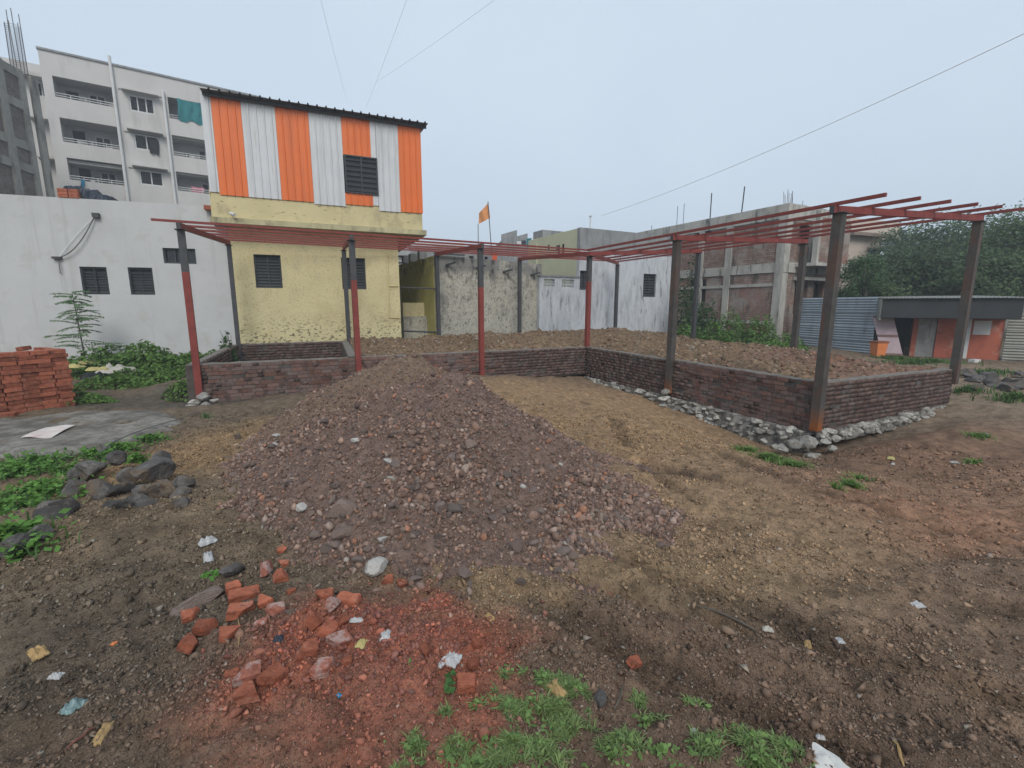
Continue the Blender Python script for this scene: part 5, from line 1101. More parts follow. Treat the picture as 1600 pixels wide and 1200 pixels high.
def grass(name, label, pos, hgt, base, seed, cat='grass', w=.006, lean_=.5):
    """narrow two-segment blades in one mesh"""
    rng = np.random.default_rng(seed); n = len(pos); a = rng.uniform(0, 6.28, n); d = np.stack([np.cos(a), np.sin(a), np.zeros(n)], 1); s = np.stack([-np.sin(a), np.cos(a), np.zeros(n)], 1) * w * rng.uniform(.6, 1.5, (n, 1))
    h = hgt * rng.uniform(.4, 1.25, (n, 1)); z = np.array([[0, 0, 1.]]); ln = lean_ * rng.uniform(.2, 1.7, (n, 1))
    m1 = pos + z * h * .6 + d * h * ln * .4; tp = pos + z * h * (1 - .25 * ln) + d * h * ln
    v = np.stack([pos - s, pos + s, m1 - s * .8, m1 + s * .8, tp], 1)
    F = (np.array([[0, 1, 3], [0, 3, 2], [2, 3, 4]])[None] + (np.arange(n) * 5)[:, None, None]).reshape(-1, 3)
    return tag(mass(name, v.reshape(-1, 3), F, m_grass, np.repeat(lcol(rng, n, base, .35, .3), 5, 0)), label, cat, None, 'stuff')
def patch(specs, per, seed):
    rng = np.random.default_rng(seed); out = []
    for (px, py, rx, ry, k) in specs:
        c = gpx(px, py); n = int(per * k); a = rng.uniform(0, 6.28, n); r_ = np.abs(rng.normal(0, .62, n)); x = c.x + np.cos(a) * r_ * rx; y = c.y + np.sin(a) * r_ * ry
        keep = fbm(x * 11, y * 11, 3, seed) + .3 * (1 - r_) > .08; out.append(np.stack([x[keep], y[keep]], 1))
    p_ = np.concatenate(out); return np.concatenate([p_, gh(p_[:, 0], p_[:, 1])[:, None] - .005], 1)
fg = [(850, 1060, .13, .07, 1.0), (900, 1075, .1, .07, .7), (860, 1110, .22, .09, 1.6), (800, 1105, .1, .05, .7), (800, 1160, .26, .09, 2.2), (700, 1175, .16, .06, 1.0), (880, 1140, .15, .08, 1.1), (760, 1195, .3, .06, 1.6), (960, 1165, .1, .06, .6), (1000, 1100, .07, .05, .3), (1010, 1130, .09, .06, .5), (1080, 1100, .07, .04, .35), (1030, 1175, .14, .07, .9),
      (1100, 1165, .13, .07, .8), (1160, 1160, .07, .07, .5), (1230, 1170, .09, .06, .7), (1190, 1195, .1, .05, .6), (790, 1055, .05, .03, .25), (650, 1165, .06, .04, .3), (955, 1185, .12, .05, .7), (640, 1040, .03, .03, .05), (700, 1075, .03, .03, .12), (745, 1105, .03, .03, .12), (695, 1112, .03, .02, .1)]
tf = patch(fg, 105, 21); rng = np.random.default_rng(26); tf = np.repeat(tf, 12, 0); tf[:, :2] += rng.normal(0, .004, (len(tf), 2))
grass('foreground_grass', 'patchy green grass at the bottom of the picture', tf, .027, (.17, .25, .1), 22, w=.0027, lean_=1.2)
wp = patch(fg, 90, 23); rng = np.random.default_rng(24); k = rng.random(len(wp)) < .8; wp = wp[k]; wp[:, 2] += rng.uniform(.006, .035, len(wp))
tag(leafcard('foreground_weeds', wp, np.array([[0, 0, 1.]]) + .35 * rng.normal(size=(len(wp), 3)), rng.uniform(.012, .034, len(wp)), lcol(rng, len(wp), (.16, .26, .09)), m_leaf, None, .6, 25), 'small round-leaved weeds mixed into the foreground grass', 'weeds', None, 'stuff')
lg = [(30, 740, .55, .4, 1.6), (60, 770, .5, .35, 1.6), (20, 800, .4, .3, 1.3), (10, 845, .3, .2, .8), (110, 735, .4, .25, 1), (190, 705, .35, .2, .6), (235, 690, .3, .15, .5), (150, 715, .4, .2, .7), (55, 725, .6, .3, 1), (215, 722, .2, .1, .3), (322, 652, .15, .1, .2), (85, 632, .4, .12, .3), (20, 870, .25, .15, .4)]
lw = patch(lg, 750, 27); rng = np.random.default_rng(28); lw[:, 2] += rng.uniform(.01, .12, len(lw))
tag(leafcard('ground_creeper', lw, np.array([[0, 0, 1.]]) + .45 * rng.normal(size=(len(lw), 3)), rng.uniform(.03, .075, len(lw)), lcol(rng, len(lw), (.12, .25, .06)), m_leaf, None, .65, 29), 'bright green ground creeper left of the boulder pile', 'ground cover', None, 'stuff')
grass('left_grass', 'thin green grass between the creeper and the concrete slab', patch(lg, 500, 30), .1, (.075, .16, .05), 31, w=.005)
tg = [(1170, 700, .3, .1, .5), (1200, 712, .35, .14, 1.2), (1235, 722, .28, .12, 1.1), (1328, 757, .16, .1, .5), (1530, 682, .25, .15, .5), (1345, 745, .2, .1, .2), (1522, 722, .2, .1, .15), (1305, 762, .1, .1, .1)]
grass('foundation_grass', 'green grass tufts in the trench beside the stone footing', patch(tg, 900, 33), .09, (.12, .22, .055), 34, w=.006, lean_=1.1)
rg = [(1180, 530, 2.0, .6, 1.2), (1120, 525, 1.5, .4, .8), (1445, 567, 1.6, .5, 1.4), (1530, 585, 1.6, .5, .9), (1580, 622, .6, .4, .4), (1240, 545, .8, .4, .6), (1515, 612, .5, .3, .4), (1400, 562, 1.0, .4, .8)]
grass('far_grass', 'green grass along the track before the tin shed', patch(rg, 1100, 36), .16, (.075, .15, .04), 37, w=.012)

TET = (np.array([(1, 0, -.35), (-.5, .87, -.35), (-.5, -.87, -.35), (0, 0, .9)]) * 1.1, np.array([(0, 1, 3), (1, 2, 3), (2, 0, 3), (0, 2, 1)]))
# ---------------------------------------------------------------- loose gravel over the yard
rng = np.random.default_rng(40); n = 300000
a = rng.uniform(-.95, .95, n); r_ = np.exp(rng.uniform(math.log(1.2), math.log(11), n) * .93 + .06); x, y = np.sin(a) * r_, np.cos(a) * r_
d = .25 + .75 * sstep(-.2, .25, fbm(x * 1.6, y * 1.6, 3, 44)); k = (rng.random(n) < d) & (mound_h(x, y) < .13) & ~((x > 2.2) & (y > 14.4 - 2.0 * (x - 2.3)) & (y > 8 + (x - 5.4) * .47)) & ~((y > 9.6 + (x + 6.6) * .53) & (x < 2.4))
x, y, r_ = x[k], y[k], r_[k]; sz = np.exp(rng.normal(-5.1, .62, len(x))) * (.6 + .24 * r_); sz = np.clip(sz, .003, .06)
base = soil(x, y); pc = base * rng.uniform(.5, 1.6, (len(x), 1)); w_ = rng.random(len(x)) < .08; pc[w_] = pc[w_] * .4 + np.array((.2, .18, .15)); dk = rng.random(len(x)) < .12; pc[dk] *= .5
tag(scatter('ground_gravel', np.stack([x, y, gh(x, y)], 1), sz, pc, TET, m_peb, None, sink=.2, seed=45), 'fine gravel and crumbs of soil scattered over the bare yard', 'gravel', None, 'stuff')

m_c = rng.choice(len(x), 5200, replace=False); cx2, cy2 = x[m_c], y[m_c]
tag(scatter('soil_lumps', np.stack([cx2, cy2, gh(cx2, cy2)], 1), np.clip(np.exp(rng.normal(-4.0, .45, len(cx2))) * (.7 + .12 * r_[m_c]), .012, .075), soil(cx2, cy2) * rng.uniform(.6, 1.25, (len(cx2), 1)), ICO1, m_peb, None, sink=.3, seed=46), 'crumbly lumps of soil lying about the yard', 'soil', None, 'stuff')
# ---------------------------------------------------------------- concrete slab, brick stack, boulders on the left
def slab_grid():
    c = [gpx(-160, 700), gpx(60, 722), gpx(255, 685), gpx(318, 655), gpx(292, 640), gpx(150, 642), gpx(0, 652), gpx(-190, 660)]
    ctr = sum(c, Vector()) / len(c); n_ = 90; rings = 30; rr = random.Random(8); edge = []
    for i in range(n_):
        f = i / n_ * len(c); a, b = c[int(f) % len(c)], c[(int(f) + 1) % len(c)]; p_ = a.lerp(b, f - int(f)); edge.append(p_ + Vector((rr.uniform(-.1, .1), rr.uniform(-.1, .1), 0)))
    vs = []
    for j in range(1, rings + 1):
        for p_ in edge:
            q = ctr.lerp(p_, j / rings); q.z = float(base_h(q.x, q.y)) + .075 + float(fbm(q.x * 1.5, q.y * 1.5, 3, 2)) * .03 - .11 * float(sstep(.8, 1.0, j / rings + .25 * float(fbm(q.x * 1.7, q.y * 1.7, 3, 8)))); vs.append(q)
    for p_ in edge: q = ctr.lerp(p_, 1.02); q.z = float(base_h(q.x, q.y)) - .15; vs.append(q)
    fs = [(j * n_ + i, j * n_ + (i + 1) % n_, (j + 1) * n_ + (i + 1) % n_, (j + 1) * n_ + i) for j in range(rings) for i in range(n_)] + [tuple(range(n_))[::-1]]
    o = MB().add(vs, fs).build('concrete_slab', m_slab, None, False); return tag(o, 'worn grey concrete slab in the yard left of the plinth', None, None, 'structure')
slab_grid()
def slabpt(px, py):
    z = -.25
    for _ in range(8): p_ = atz(px, py, z); z = float(base_h(p_.x, p_.y)) + .085 + float(fbm(p_.x * 1.5, p_.y * 1.5, 3, 2)) * .03
    return Vector((p_.x, p_.y, z))
m_paper = mat('printed_sheet', (.55, .47, .44), var=.1, vscale=6, rough=.8, layers=[((.5, .2, .14), (5., 2., 5.), .58, .64, .5), ((.62, .6, .58), (3., 9., 3.), .5, .6, .7)])
cs = [slabpt(32, 684), slabpt(80, 684), slabpt(118, 665), slabpt(72, 668)]; vs = []
for i in range(7):
    for j in range(7):
        u_, v_ = i / 6, j / 6; q = cs[0].lerp(cs[1], u_).lerp(cs[3].lerp(cs[2], u_), v_); q.z = slabpt(75, 675).z + .012 + .01 * math.sin(u_ * 6 + v_ * 4); vs.append(q)
tag(MB().add(vs, [(i * 7 + j, i * 7 + j + 7, i * 7 + j + 8, i * 7 + j + 1) for i in range(6) for j in range(6)]).build('paper_sheet', m_paper), 'pinkish printed sheet lying flat on the concrete slab', 'sheet')
pts = [slabpt(158, 708), slabpt(175, 694), slabpt(205, 680), slabpt(240, 668), slabpt(285, 655), gpx(310, 645)]
tag(MB().tube([p_ + Vector((0, 0, .02)) for p_ in pts], .008, 5).build('wire', m_wire), 'thin dark wire lying across the concrete slab', 'wire')
# stack of loose bricks
stk = thing('brick_stack', 'tall stack of new orange-red bricks at the left edge', 'brick stack', (-9.3, 8.2, -.3))
bs_me = brick_unit('brick', m_loose); rr = random.Random(12)
c1 = Vector((-8.45, 8.75, -.3)); dirx = Vector((-.42, -.908, 0)); diry = Vector((-.908, .42, 0))
zb = -.36; ztop_ = aty(90, 541, c1.y).z; nc = int((ztop_ - zb) / .077); nb = 0
for k in range(nc):
    for j in range(13):
        for i in range(2):
            if i == 1 and 0 < j < 12 and k < nc - 1: continue
            if k == nc - 1 and rr.random() < .12: continue
            head = (k % 2 == 0)
            L_, D_ = (.225, .105)
            p_ = c1 + dirx * (.11 + j * .232 + rr.uniform(-.012, .012) + (.03 if head else 0)) + diry * (.06 + i * (.112 if k % 3 else .3) + rr.gauss(0, .012)); p_.z = zb + .04 + k * .077
            M = Matrix.Translation(p_) @ Matrix.Rotation(math.atan2(dirx.y, dirx.x) + rr.gauss(0, .03), 4, 'Z') @ Matrix.Diagonal((L_, D_, .073, 1)); link('brick', bs_me, stk, M); nb += 1
    for i in range(4):                       # headers on the right-hand end
        p_ = c1 + dirx * (.045 + rr.gauss(0, .01)) + diry * (.25 + i * .235 + rr.uniform(-.012, .012)); p_.z = zb + .04 + k * .077
        M = Matrix.Translation(p_) @ Matrix.Rotation(math.atan2(diry.y, diry.x) + rr.gauss(0, .03), 4, 'Z') @ Matrix.Diagonal((.225, .105, .073, 1)); link('brick', bs_me, stk, M)
mb = MB(); q = c1 + dirx * 1.5 + diry * .75; mb.obox(Vector((q.x, q.y, zb + nc * .077 / 2 - .05)), dirx * 1.35, diry * .55, Vector((0, 0, nc * .077 / 2 - .05))); mb.build('stack_core', m_loose, stk)
for i in range(5):
    p_ = c1 + dirx * (.5 + i * .45) + diry * .3; p_.z = zb + nc * .077 + .04; link('brick', bs_me, stk, Matrix.Translation(p_) @ Matrix.Rotation(rr.uniform(0, 3), 4, 'Z') @ Matrix.Rotation(rr.gauss(0, .15), 4, 'X') @ Matrix.Diagonal((.22, .105, .073, 1)))
def loose(px, py, lab, L_=.225, rz=0, tilt=0, sz=(.105, .073)):
    q = gpx(px, py); o = link('loose_brick', bs_me, None, Matrix.Translation(q + Vector((0, 0, sz[1] / 2))) @ Matrix.Rotation(rz, 4, 'Z') @ Matrix.Rotation(tilt, 4, 'X') @ Matrix.Diagonal((L_, sz[0], sz[1], 1))); return tag(o, lab, 'brick')
loose(13, 650, 'loose brick on the ground in front of the brick stack', rz=.3, tilt=.15); loose(146, 621, 'loose brick lying in the weeds right of the brick stack', rz=.2, tilt=.1); loose(140, 600, 'broken brick leaning behind the loose brick in the weeds', .13, .9, .5)
# rubbish beside the weeds
def crumple(name, label, q, sx, sy, h, mt, seed, cat='litter', rot=0, n=12):
    rng = np.random.default_rng(seed); u_, v_ = np.meshgrid(np.linspace(-1, 1, n), np.linspace(-1, 1, n)); e = 1 + .35 * fbm(u_ * 1.6 + seed, v_ * 1.6, 3, seed)
    x = u_ * sx / 2 * e; y = v_ * sy / 2 * e; edge = np.clip(1 - np.maximum(abs(u_), abs(v_)) ** 3, 0, 1)
    z = h * (.12 + edge * .35 + .8 * np.abs(fbm(u_ * 2.2 + seed * 3, v_ * 2.2, 4, seed + 1)) * (.3 + edge)); z = np.maximum(z, .004)
    ca, sa = math.cos(rot), math.sin(rot); V = np.stack([q[0] + x * ca - y * sa, q[1] + x * sa + y * ca, q[2] + z], -1).reshape(-1, 3)
    b = V.copy(); b[:, 2] -= .004; V = np.concatenate([V, b]); idx = np.arange(n * n).reshape(n, n); F = np.stack([idx[:-1, :-1], idx[:-1, 1:], idx[1:, 1:], idx[1:, :-1]], -1).reshape(-1, 4); F = np.concatenate([F, F[:, ::-1] + n * n])
    return tag(mass(name, V, F, mt, smooth=False), label, cat)
m_plast = mat('white_plastic', (.38, .38, .38), var=.15, vscale=20, rough=.45, spec=.5); m_sack = mat('grey_sack', (.36, .34, .3), var=.3, vscale=7, rough=.9, layers=[((.14, .12, .1), 6., .55, .68, .7)])
m_yelp = mat('yellow_plastic', (.4, .34, .14), var=.25, vscale=6, rough=.6); m_tealp = mat('blue_green_wrapper', (.17, .25, .25), var=.4, vscale=40, rough=.4); m_tan = mat('dry_leaf', (.33, .22, .1), var=.35, vscale=30, rough=.85)
m_blackp = mat('black_plastic', (.02, .021, .024), var=.4, vscale=12, rough=.4)
q = gpx(185, 592); crumple('torn_sack', 'torn grey sack lying in the weeds beside the concrete slab', q + Vector((0, 0, .12)), .8, .4, .3, m_sack, 3, 'sack', .3)
q = gpx(150, 598); crumple('dark_sack', 'dark sack flap left of the torn grey sack', q + Vector((0, 0, .08)), .5, .3, .22, m_blackp, 4, 'sack', .5)
for i, (px, py, s, lab) in enumerate(((118, 572, .45, 'yellow plastic sheet in the weeds nearest the brick stack'), (135, 566, .5, 'yellow plastic scrap draped over the weeds'), (155, 577, .4, 'yellowed leaves and plastic beside the torn sack'))): q = gpx(px, py + 22); crumple('yellow_plastic', lab, q + Vector((0, 0, .3)), s, s * .5, .12, m_yelp, 10 + i, 'plastic', .4 * i)
# boulder pile
bp = thing('boulder_pile', 'pile of dark basalt boulders beside the green creeper', 'rock pile', gpx(190, 775))
BR_ = [rock_mesh('boulder', 300 + i, m_basalt, ICO3, 9, (.52, .85), .006) for i in range(6)]; rng = np.random.default_rng(14)
for i, (px, py, s, dz) in enumerate([(115, 760, .38, .0), (105, 785, .26, 0), (85, 782, .24, 0), (145, 738, .44, .08), (160, 760, .42, 0), (185, 722, .26, .14), (190, 760, .26, .03), (205, 745, .28, .1), (240, 738, .5, .06), (235, 765, .36, 0), (262, 760, .34, 0), (285, 750, .26, .02), (282, 762, .22, 0), (215, 780, .36, -.05), (275, 777, .24, -.03), (185, 780, .3, -.05), (120, 738, .3, .03), (255, 722, .26, .14)]):
    q = gpx(px, py + 14); put_rock(BR_[i % 6], (q.x, q.y, q.z + dz * .75), s * .76, rng, bp, 'boulder', .16, 1.0)
for i, (px, py, s, lab) in enumerate([(55, 845, .2, 'dark boulder alone left of the dirt hump'), (20, 865, .22, 'grey boulder half buried at the left edge'), (85, 808, .2, 'flat grey stone below the boulder pile'), (366, 895, .16, 'blackish stone beside the white rag'), (587, 893, .16, 'pale grey rock at the foot of the mound'), (315, 935, .3, 'flat grey-brown concrete lump half buried beside the brick bits'),
      (935, 1098, .09, 'mossy dark stone in the foreground grass'), (813, 912, .07, 'small yellowish stone in front of the mound'), (453, 960, .05, 'small beige stone among the broken bricks'), (1032, 855, .08, 'grey-violet stone at the right toe of the mound'), (728, 903, .12, 'flat dark stone at the front toe of the mound'), (372, 685, .14, 'rounded tan stone on the ochre soil left of the mound')]):
    me = rock_mesh('stone', 320 + i, m_whitestone if i in (4,) else (m_basalt if i in (0, 1, 2, 3, 6) else m_stone), ICO3, 6 if i == 4 else 9, (.68, .95) if i == 4 else (.45, .85), .01); q = gpx(px, py)
    o = put_rock(me, q, s, rng, None, 'stone', .14 if i != 5 else .42, .85); tag(o, lab, 'stone')
rr = random.Random(31)
rks = thing('roadside_rocks', 'low line of dark rocks beside the track right of the plinth', 'rock pile', gpx(1550, 600))
for i in range(34):
    px, py = rr.uniform(1495, 1640), rr.uniform(584, 612); q = gpx(px, py); put_rock(BR_[i % 6], q, rr.uniform(.2, .5), rng, rks, 'boulder', .2, .7)

# ---------------------------------------------------------------- broken bricks in the foreground
def frag_mesh(seed, L_, W_, H_, cuts, mt):
    rr = random.Random(seed); bm = bmesh.new(); bmesh.ops.create_cube(bm, size=1)
    for v in bm.verts: v.co = Vector((v.co.x * L_, v.co.y * W_, v.co.z * H_))
    for _ in range(cuts):
        n_ = Vector((rr.choice((-1, 1)) * rr.uniform(.5, 1), rr.uniform(-.9, .9), rr.uniform(-.5, .5))).normalized(); co = Vector((n_.x * L_, n_.y * W_, n_.z * H_)) * rr.uniform(.2, .36)
        g = bmesh.ops.bisect_plane(bm, geom=bm.verts[:] + bm.edges[:] + bm.faces[:], plane_co=co, plane_no=n_, clear_outer=True); bmesh.ops.holes_fill(bm, edges=[e for e in bm.edges if e.is_boundary])
    bmesh.ops.bevel(bm, geom=bm.edges[:], offset=.0045, segments=2, affect='EDGES', clamp_overlap=True); bmesh.ops.triangulate(bm, faces=bm.faces[:])
    bmesh.ops.subdivide_edges(bm, edges=[e for e in bm.edges if e.calc_length() > .022], cuts=2, use_grid_fill=True); bmesh.ops.triangulate(bm, faces=bm.faces[:])
    rg_ = np.random.default_rng(seed); fr = rg_.normal(size=(5, 3)) * 60; ph = rg_.uniform(0, 6, 5)
    for v in bm.verts:
        k = sum(math.sin(Vector(fr[i]).dot(v.co) + ph[i]) for i in range(5)); v.co += v.co.normalized() * k * .0012 + Vector((rr.gauss(0, .0008), rr.gauss(0, .0008), rr.gauss(0, .0008)))
    me = bpy.data.meshes.new('brick_fragment'); bm.to_mesh(me); bm.free(); me.materials.append(mt); return me
FR = [  # px, py, length, yaw, tilt, pale?, cuts, label
 (297, 1013, .12, 1.7, .5, 0, 2, 'pointed orange brick piece, leftmost in the foreground'), (300, 967, .1, .7, .3, 0, 1, 'orange brick corner just above the leftmost pieces'), (322, 985, .11, .2, .1, 0, 1, 'half brick touching the pointed leftmost piece'),
 (415, 897, .11, 1.2, 1.2, 1, 1, 'pale pinkish brick standing on end near the black stone'), (441, 862, .07, .3, .2, 0, 1, 'small orange brick piece highest up the toe of the mound'), (443, 884, .08, .2, .1, 0, 1, 'orange brick bit right of the standing pale brick'), (437, 905, .12, .4, .2, 0, 2, 'dark red brick piece below the small bits'),
 (366, 922, .1, .6, .2, 0, 1, 'dull maroon brick piece beside the flat concrete lump'), (382, 936, .22, .55, .25, 0, 0, 'long whole brick lying diagonally by the concrete lump'), (376, 960, .13, .25, .1, 0, 1, 'brick bat in front of the diagonal whole brick'), (394, 950, .06, 1.2, .3, 0, 1, 'small brick wedge beside the brick bat'),
 (412, 947, .1, -.4, .3, 0, 2, 'rough brick chunk in the middle of the left cluster'), (431, 960, .1, .6, .4, 1, 1, 'light salmon brick chunk beside the beige stone'), (410, 977, .07, .2, .2, 1, 2, 'small mortar-smeared brick chunk below the left cluster'), (456, 925, .05, .8, 0, 0, 1, 'little brick crumb above the beige stone'),
 (508, 937, .1, .5, .2, 0, 1, 'brick piece at the top of the right cluster'), (545, 944, .17, -.1, .15, 0, 0, 'long brick at the upper right of the broken pile'), (520, 950, .1, 1.3, .8, 1, 1, 'upright broken brick in front of the long one'), (495, 975, .12, 1.2, .9, 0, 2, 'tilted brick piece left of the square half brick'), (515, 990, .11, 1.4, .4, 0, 1, 'square half brick in the centre of the right cluster'),
 (537, 973, .08, .9, .5, 0, 2, 'dark orange brick bit right of the square half brick'), (530, 1012, .12, .8, .35, 1, 1, 'mortar-coated brick lying by the yellow crumbs'), (480, 1023, .11, .5, .2, 0, 2, 'rounded brick chunk left of the mortar-coated brick'), (505, 1050, .14, .2, .1, 1, 3, 'big crumbly pinkish brick lump at the bottom of the cluster'),
 (540, 1037, .06, .4, .1, 0, 1, 'small brick chip right of the crumbly lump'), (387, 1062, .12, .5, .2, 1, 1, 'pale pink half brick at the lower left'), (427, 1067, .12, 1.1, .2, 0, 2, 'brown-orange brick chunk right of the pale pink half brick'), (390, 1088, .13, .4, .1, 0, 2, 'brick chunk lowest at the left of the red dust'), (360, 1060, .08, .3, .05, 0, 2, 'thin brick flake left of the pale pink half brick'),
 (605, 908, .08, .3, .2, 0, 1, 'orange brick bit right of the pale grey rock'), (630, 915, .08, .5, .2, 0, 2, 'second orange brick bit right of the pale grey rock'), (725, 1074, .11, .02, .1, 0, 1, 'flat clean half brick alone in the foreground beside the grass'), (742, 1010, .07, .1, .2, 0, 1, 'brick bit upper left of the lone grass tuft'), (783, 1020, .05, .3, .2, 0, 1, 'small brick cube near the dark tyre mark'),
 (743, 1042, .08, .5, .1, 0, 3, 'crumbled brick just above the flat half brick'), (990, 1040, .07, .4, .3, 0, 1, 'orange brick end alone in the dark soil on the right'), (400, 1038, .05, .2, .1, 0, 1, 'small flat brick chip in the red dust'), (355, 998, .12, .1, .05, 0, 2, 'half-buried brick slab right of the leftmost pieces'), (755, 1010, .04, .3, .1, 0, 1, 'tiny brick crumb beside the brick bit'), (668, 1022, .1, .2, .05, 0, 3, 'crushed brick heap left of the white rag')]
for i, (px, py, L_, yaw, tilt, pale, cuts, lab) in enumerate(FR):
    big = L_ > .1; k_ = .68; me = frag_mesh(500 + i, L_ * k_ * (1.25 if cuts else 1), (.1 if big else min(.09, L_ * .9)) * k_, (.07 if big else L_ * .62) * k_, cuts, m_pale if pale else m_loose); q = gpx(px, py)
    me.transform(Matrix.Rotation(tilt, 4, 'X') @ Matrix.Rotation(tilt * .4, 4, 'Y')); zmin = min(v.co.z for v in me.vertices)
    o = link('brick_fragment', me, None, Matrix.Translation(q + Vector((0, 0, -zmin - .008))) @ Matrix.Rotation(yaw, 4, 'Z')); tag(o, lab, 'brick fragment', 'broken bricks in the foreground')
rng = np.random.default_rng(70); n = 2600; x = -.66 + rng.normal(0, .3, n); y = 1.97 + rng.normal(0, .22, n); sz = np.clip(np.exp(rng.normal(-4.5, .55, n)), .004, .04)
tag(scatter('brick_crumbs', np.stack([x, y, gh(x, y)], 1), sz, np.array([(.185, .07, .05)]) * rng.uniform(.55, 1.4, (n, 1)) + rng.random((n, 1)) * .03, ICO1, m_loose_t := mat('brick_crumb', (1, 1, 1), tint='set', var=.2, vscale=60, rough=.95), None, .2, 71), 'red brick crumbs and dust spread between the broken bricks', 'rubble', None, 'stuff')

# ---------------------------------------------------------------- litter
LIT = [(88, 1058, .055, .03, .02, m_plast, 'crumpled white wrapper at the lower left'), (118, 1108, .07, .06, .04, m_tealp, 'torn blue-green snack wrapper at the lower left'), (60, 1022, .09, .06, .03, m_tan, 'dead tan leaf left of the white wrapper'), (325, 850, .1, .05, .05, m_plast, 'white rag lying beside the mound'), (325, 872, .12, .05, .035, m_plast, 'white plastic strip below the rag'),
 (435, 1002, .04, .035, .03, m_tarp, 'small dark blue scrap among the broken bricks'), (602, 995, .06, .045, .025, m_plast, 'white paper scrap on the red dust'), (560, 970, .08, .03, .015, m_plast, 'thin white shred beside the brick pile'), (565, 1007, .05, .04, .02, m_yelp, 'yellow crumbs spilled on the red dust'), (705, 1032, .075, .07, .03, m_plast, 'torn white rag above the flat half brick'),
 (688, 1040, .03, .025, .015, m_plast, 'small white lid beside the torn rag'), (765, 967, .06, .04, .025, m_tan, 'brown scrap of paper in the dark soil'), (870, 1080, .05, .09, .03, m_tan, 'dry tan leaf standing in the grass'), (1085, 1146, .035, .025, .015, m_plast, 'little white packet in the right-hand grass'), (1430, 945, .09, .045, .025, m_plast, 'pale crumpled packet on the right-hand soil'),
 (1312, 1002, .04, .03, .015, m_plast, 'small white scrap in the middle of the right-hand soil'), (1200, 985, .05, .03, .02, m_sack, 'beige scrap at the end of the stick'), (1262, 1008, .06, .03, .02, m_tan, 'curled brown leaf right of the stick'), (1392, 718, .09, .07, .06, m_yelp, 'cream scrap on the spoil below the end wall'), (1395, 726, .05, .04, .03, m_plast, 'white scrap under the cream scrap'), (1492, 722, .1, .05, .03, m_plast, 'white scrap on the soil right of the spoil'),
 (160, 1148, .035, .1, .02, m_tan, 'twisted straw-coloured strip at the bottom left'), (178, 1006, .025, .02, .012, m_ocr, 'tiny orange wrapper in the dark soil'), (1282, 1153, .03, .02, .015, m_plast, 'tiny white crumb near the bottom edge'), (900, 1075, .03, .025, .02, m_yelp, 'small cream pebble-like scrap in the grass'), (530, 1088, .018, .015, .01, m_bluec, 'tiny light blue chip in the red dust'), (1540, 680, .1, .06, .04, m_plast, 'white scrap beside the right-hand grass tuft')]
for i, (px, py, sx, sy, h, mt, lab) in enumerate(LIT): crumple('litter', lab, gpx(px, py) + Vector((0, 0, .002)), sx * 1.05, sy * 1.05, h * 1.1, mt, 30 + i, 'litter', (i * 1.3) % 3, 18)
q = gpx(1305, 1215); crumple('white_sack', 'corner of a white woven sack at the bottom edge', q, .16, .16, .03, mat('woven_sack', (.55, .54, .51), var=.12, vscale=40, rough=.8), 90, 'sack', .75, 14)
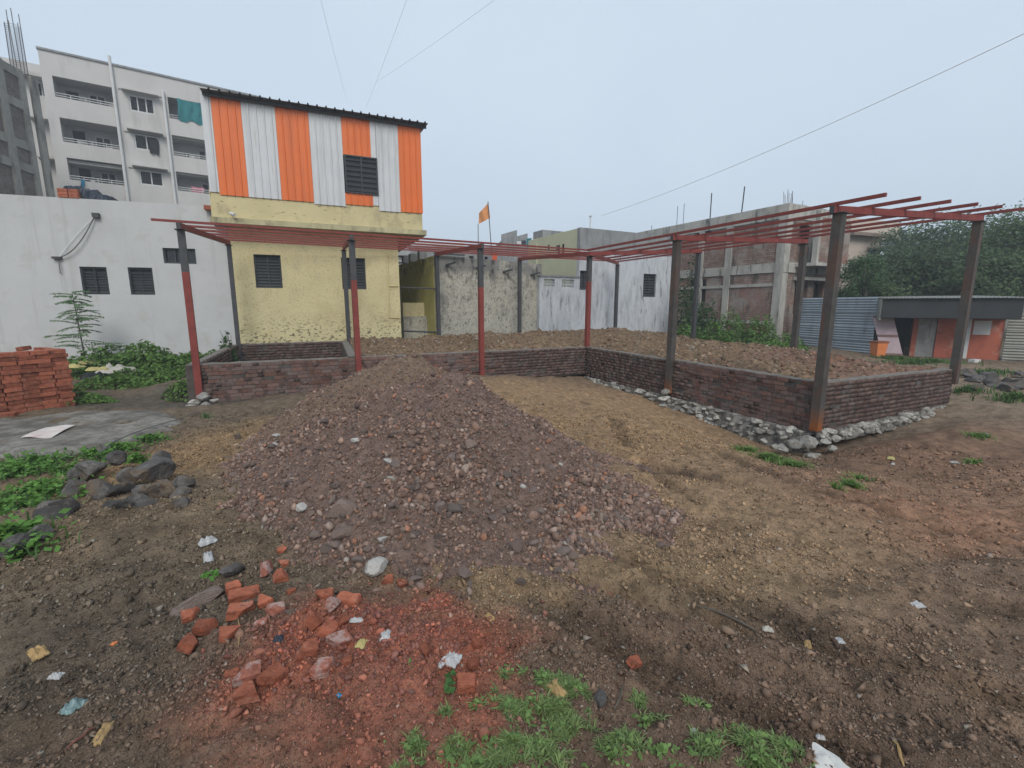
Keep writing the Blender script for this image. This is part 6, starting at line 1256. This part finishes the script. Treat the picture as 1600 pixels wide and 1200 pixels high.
for i, (a, b, r_, mt, lab) in enumerate([((1082, 947), (1188, 992), .007, m_bark, 'long thin stick lying on the right-hand soil'), ((105, 1172), (148, 1140), .004, mat('red_bark', (.17, .065, .05), var=.3, vscale=30, rough=.9), 'thin reddish stick at the bottom left'), ((1395, 1160), (1412, 1200), .006, m_tan, 'short orange-brown stick at the bottom right'), ((960, 1110), (975, 1072), .004, m_bark, 'twig standing behind the mossy stone'), ((372, 968), (373, 1030), .0025, m_tan, 'bent yellow root among the broken bricks')]):
    A, B = gpx(*a), gpx(*b); M_ = A.lerp(B, .5); M_.z = float(gh(M_.x, M_.y)) + .012; M_ += Vector((.006, .004, 0)); tag(MB().tube([A + Vector((0, 0, .008)), A.lerp(M_, .5) + Vector((.004, -.003, .012)), M_, M_.lerp(B, .5) + Vector((-.003, .003, .01)), B + Vector((0, 0, .008))], [r_ * .8, r_, r_, r_ * .9, r_ * .5], 6).build('stick', mt), lab, 'stick')
q = gpx(328, 898); bush('seedling', 'bright green seedling beside the blackish stone', q, .05, .04, .05, (.13, .3, .07), 120, 26, .04, 'plant', stems=3, asp=.8)
q = gpx(705, 1075); bush('seedling', 'dark green seedling left of the flat half brick', q, .025, .05, .06, (.07, .15, .05), 121, 26, .03, 'plant', stems=3, asp=.8)
# sheets of peeled dry stalks on the earth fill and twigs by the heap are left to the clods

# ---------------------------------------------------------------- overhead wires
def wire(a, b, sag, r_, mt, lab, n=24):
    pts = []
    for i in range(n + 1): f = i / n; p_ = a.lerp(b, f); p_.z -= sag * 4 * f * (1 - f); pts.append(p_)
    tag(MB().tube(pts, r_, 5).build('overhead_wire', mt), lab, 'wire')
wire(aty(940, 337, 22), aty(1720, -5, 9), .25, .0085, m_pwire, 'thick pale overhead cable rising to the upper right')
wire(aty(572, 168, 24), aty(650, -40, 10), .05, .003, m_pwire, 'thin overhead wire, middle of the three above the yellow house'); wire(aty(585, 130, 24), aty(800, -20, 10), .05, .003, m_pwire, 'thin overhead wire slanting right above the yellow house'); wire(aty(542, 156, 24), aty(494, -30, 10), .1, .003, m_pwire, 'thin overhead wire, leftmost above the yellow house')

# ---------------------------------------------------------------- damp air
hz = bpy.data.materials.new('damp_air'); hz.use_nodes = True; hn = hz.node_tree.nodes; hn.remove(hn['Principled BSDF'])
hv = hn.new('ShaderNodeVolumePrincipled'); hv.inputs['Color'].default_value = (.9, .94, 1, 1); hv.inputs['Density'].default_value = .003; hv.inputs['Anisotropy'].default_value = .2
hz.node_tree.links.new(hv.outputs[0], hn['Material Output'].inputs['Volume'])
tag(MB().box((0, 0, 11), (1300, 1300, 25)).build('haze', hz), 'thin damp haze hanging over the whole place', 'haze', None, 'stuff')
